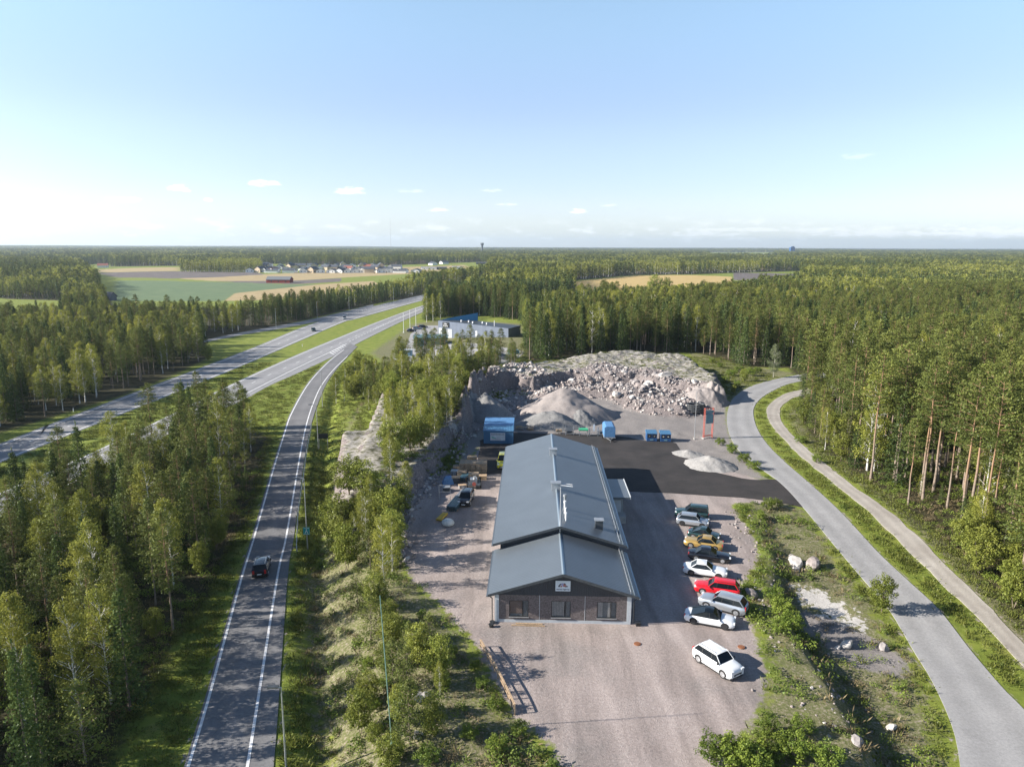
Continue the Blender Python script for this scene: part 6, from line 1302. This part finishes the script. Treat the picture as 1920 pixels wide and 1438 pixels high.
for a, c, z_, zt in ((.3, 1.9, .2, 4.6), (1.95, 3.6, .2, 4.6), (3.9, 6.6, .2, 4.3)): b = MB(); b.b2((a, -.06, z_), (c, -.01, zt)); b.build('shop_window', m_pane if a > 1.9 and a < 3.7 else m_trim, C_)
for a, z_, w_, h_ in ((17.8, 1.8, .8, 2.4), (24.3, .1, 1.1, 2.1)): b = MB(); b.b2((a, -.06, z_), (a+w_, -.01, z_+h_)); b.build('door', m_white, C_)
b = MB(); b.b2((22.2, -.05, 3.4), (23.2, -.01, 4.6)); b.build('vent_grille', m_dark, C_)
for a, v in ((9, 4), (12, 5), (15, 3), (18, 6), (21, 4)): b = MB(); zr = 7.6-1.6*a/LW; b.tube((a, v, zr-.2), (a, v, zr+.8), .35, n=8); b.build('roof_fan', m_white, C_)
b = MB(); b.tube((25.5, 2, 6), (25.5, 2, 8.6), .15); b.build('flue_pipe', m_white, C_)
x0, y0, z0 = W(776, 650); C2 = empty('low_shed', (x0, y0, z0), math.radians(6), 'low flat-roofed blue shed left below the company hall', 'shed'); b = MB(); b.b2((0, 0, 0), (13, 10, 3.2)); b.build('wall', m_corp, C2); b = MB(); b.b2((-.3, -.3, 3.2), (13.3, 10.3, 3.5)); b.build('roof', m_board, C2); b = MB(); b.b2((1, -.05, 0), (4, -.01, 2.6)); b.build('shed_door', m_corpb, C2)
box_thing(764, 668, (3.2, 2, 2.2), 'small light blue kiosk left of the low shed', 'kiosk', m_board, 'kiosk', 0, m_signw)
box_thing(965, 664, (3.4, 2, 1.2), 'blue and white skip by the trees right of the company hall', 'skip', m_corpb, 'skip', .3, m_bluet); heap(925, 672, 8, 6, 2.2, mg2, 'grey gravel heap beside the blue and white skip', 37)
# ------------------------------------------------------------------ far buildings
m_hw1 = M('white_house_wall', (.8, .8, .78), .7); m_hw2 = M('ochre_house_wall', (.5, .4, .28), .7); m_hr1 = M('dark_house_roof', (.07, .08, .1), .7); m_hr2 = M('red_tile_roof', (.28, .1, .07), .8); m_barn = M('falu_red_boards', (.24, .035, .025), .85, noise=.15, nscale=.5); m_barnr = M('grey_tin_roof', (.2, .21, .22), .6, .3); m_win = M('dark_window', (.04, .05, .06), .2)
def house_tree(wl_, dl, hl, rh, wm, rm, name='house', cat='house'):
    e = empty(name, (0, 0, 0), 0, None, cat); b = MB(); b.prism([(-wl_/2, 0), (wl_/2, 0), (wl_/2, hl), (0, hl+rh-.1), (-wl_/2, hl)], 0, dl); b.build('wall', wm, e)
    r = MB(); o_ = .5
    for sx in (-1, 1):
        f = [(sx*(wl_/2+o_), -o_, hl-.15), (0, -o_, hl+rh), (0, dl+o_, hl+rh), (sx*(wl_/2+o_), dl+o_, hl-.15)]; g = [(p[0], p[1], p[2]-.2) for p in f]; r.add(f+g, [(0, 1, 2, 3), (7, 6, 5, 4), (0, 4, 5, 1), (3, 2, 6, 7), (0, 3, 7, 4)] if sx < 0 else [(3, 2, 1, 0), (4, 5, 6, 7), (1, 5, 4, 0), (7, 6, 2, 3), (4, 7, 3, 0)])
    r.build('roof', rm, e)
    for k in (-.25, .25): w_ = MB(); w_.b2((k*wl_-.6, -.05, 1.0), (k*wl_+.6, -.01, 2.2)); w_.build('window', m_win, e)
    for k in range(3): w_ = MB(); w_.b2((wl_/2+.01, dl*(.2+.3*k), 1.0), (wl_/2+.05, dl*(.2+.3*k)+1.3, 2.2)); w_.build('window', m_win, e)
    return e
HP = [house_tree(9, 13, 3., 2.4, m_hw1, m_hr1), house_tree(10, 16, 2.8, 2., m_hw1, m_hr1), house_tree(8, 11, 4.6, 2.8, m_hw2, m_hr1), house_tree(9, 12, 3., 2.6, m_hw1, m_hr2)]
hr = random.Random(3); used = set()
rowsH = [(510, 468, 780, 15), (506.5, 460, 740, 14), (503.5, 465, 770, 16), (500.5, 470, 700, 18), (497, 466, 500, 12)]
for py, a, c, st in rowsH:
    px = a
    while px < c:
        k = hr.choice([0, 0, 0, 0, 0, 1, 1, 1, 1, 2, 2, 3]); x, y, z = W0(px, py, -2)[0], W0(px, py, -2)[1], 0; z = Hs(x, y)
        o = HP[k] if k not in used else copy_tree(HP[k]); used.add(k); o.location = (x, y, z); o.rotation_euler = (0, 0, hr.choice([0, 1.57, 1.2, -.4, .3])+hr.uniform(-.1, .1)); o.scale = (1.25,)*3
        tag(o, ['white one-storey house with dark roof in the far village row', 'long low white house with dark roof in the far village row', 'ochre two-storey house in the far village row', 'white house with red roof in the far village row'][k], 'house', 'houses of the far village, kind %d' % (k+1)); px += st*hr.uniform(.75, 1.3)
for px, py, lab, k in ((808, 497, 'white house standing alone right of the village, near the wood', 0), (838, 495, 'white gabled house at the village end', 0), (856, 491, 'white house half way up behind the village end', 2), (865, 488, 'upper white house behind the village end', 0), (336, 494, 'white house left of the field copse', 0), (203, 501, 'small white-gabled cottage beside the far meadow', 3), (60, 485, 'far white farmhouse at the left edge', 1)):
    o = copy_tree(HP[k]); p = W0(px, py, -2); o.location = (p[0], p[1], Hs(p[0], p[1])); o.scale = (1.3,)*3; o.rotation_euler = (0, 0, px); tag(o, lab, 'house'); del o['group']
def longb(px, py, w_, d_, h_, wm, rm, lab, cat='barn', name='barn', rz=0., rh=3.):
    p = W0(px, py, -2); o = house_tree(d_, w_, h_, rh, wm, rm, name, cat); o.location = (p[0], p[1], Hs(p[0], p[1])); o.rotation_euler = (0, 0, -math.pi/2+rz); tag(o, lab, cat); return o
longb(503, 529, 25, 11, 3.6, m_barn, m_barnr, 'long red barn with grey roof in the middle of the fields', rz=math.radians(-3)); longb(-25, 524, 34, 14, 4, m_barn, m_hr1, 'dark red barn cut by the left picture edge'); longb(186, 562, 10, 9, 3, m_hr1, m_hr1, 'dark low building hidden among the trees by the green field', 'outbuilding', 'outbuilding')
for k, (px, py, w_, lab) in enumerate(((790, 505, 26, 'white row building at the right end of the village'), (815, 505, 20, 'dark-roofed long building right of the white row building'), (848, 504, 18, 'dark low building at the end of the village field'), (893, 496, 30, 'pale low building where the village meets the wood'))): longb(px, py, w_, 12, 3.5, m_hw1 if k % 2 == 0 else m_hr1, m_hr1, lab, 'row building', 'row_building', rh=1.2)
for k, (px, py, w_, lab) in enumerate(((1340, 482, 90, 'white industrial hall on the horizon, left one'), (1368, 481, 110, 'white industrial hall on the horizon, middle one'), (1405, 482, 95, 'white industrial hall on the horizon, right one'))): o = longb(px, py, w_, 40, 9+k, m_hw1, m_barnr, lab, 'industrial hall', 'industrial_hall', rh=1.5)
def far_at(px, Y_): x = (px-960)/FPX*Y_/math.cos(PITCH)*1.0; return x, Y_, Hs(x, Y_)
x, y, z = far_at(905, 3500); e = empty('water_tower', (x, y, z), 0, 'dark water tower rising above the forest horizon', 'water tower'); b = MB(); b.tube((0, 0, 0), (0, 0, 40-z), 5, n=12); b.build('shaft', m_dark, e); b = MB(); b.tube((0, 0, 40-z), (0, 0, 44-z), 5, 8, 16); b.tube((0, 0, 44-z), (0, 0, 52-z), 8, 8, 16); b.build('tank', m_dark, e)
x, y, z = far_at(740, 4500); e = empty('radio_mast', (x, y, z), 0, 'thin tall radio mast standing on the horizon', 'mast'); b = MB(); b.tube((0, 0, 0), (0, 0, 205), 1.0, .7, 6); b.build('shaft', m_steel, e)
x, y, z = far_at(239, 3800)
x, y, z = far_at(1467, 4200); e = empty('tower_block', (x, y, z), .1, 'dark blue block building breaking the horizon on the right', 'building'); b = MB(); b.b2((-13, 0, 0), (13, 18, 38-z)); b.b2((-6, 2, 38-z), (9, 12, 43-z)); b.build('wall', m_blued, e)
# ------------------------------------------------------------------ air
hm = bpy.data.materials.new('haze'); hm.use_nodes = True; t = hm.node_tree; t.nodes.clear(); o_ = t.nodes.new('ShaderNodeOutputMaterial'); v_ = t.nodes.new('ShaderNodeVolumePrincipled')
v_.inputs['Color'].default_value = (.74, .88, 1., 1); v_.inputs['Density'].default_value = 7e-5; v_.inputs['Anisotropy'].default_value = .3
t.links.new(v_.outputs[0], o_.inputs['Volume'])
b = MB(); b.b2((-17500, -900, -40), (17500, 21500, 262)); hz = b.build('haze', hm); tag(hz, 'thin blue air haze over the whole landscape', 'haze', kind='stuff')
SC.cycles.volume_bounces = 0
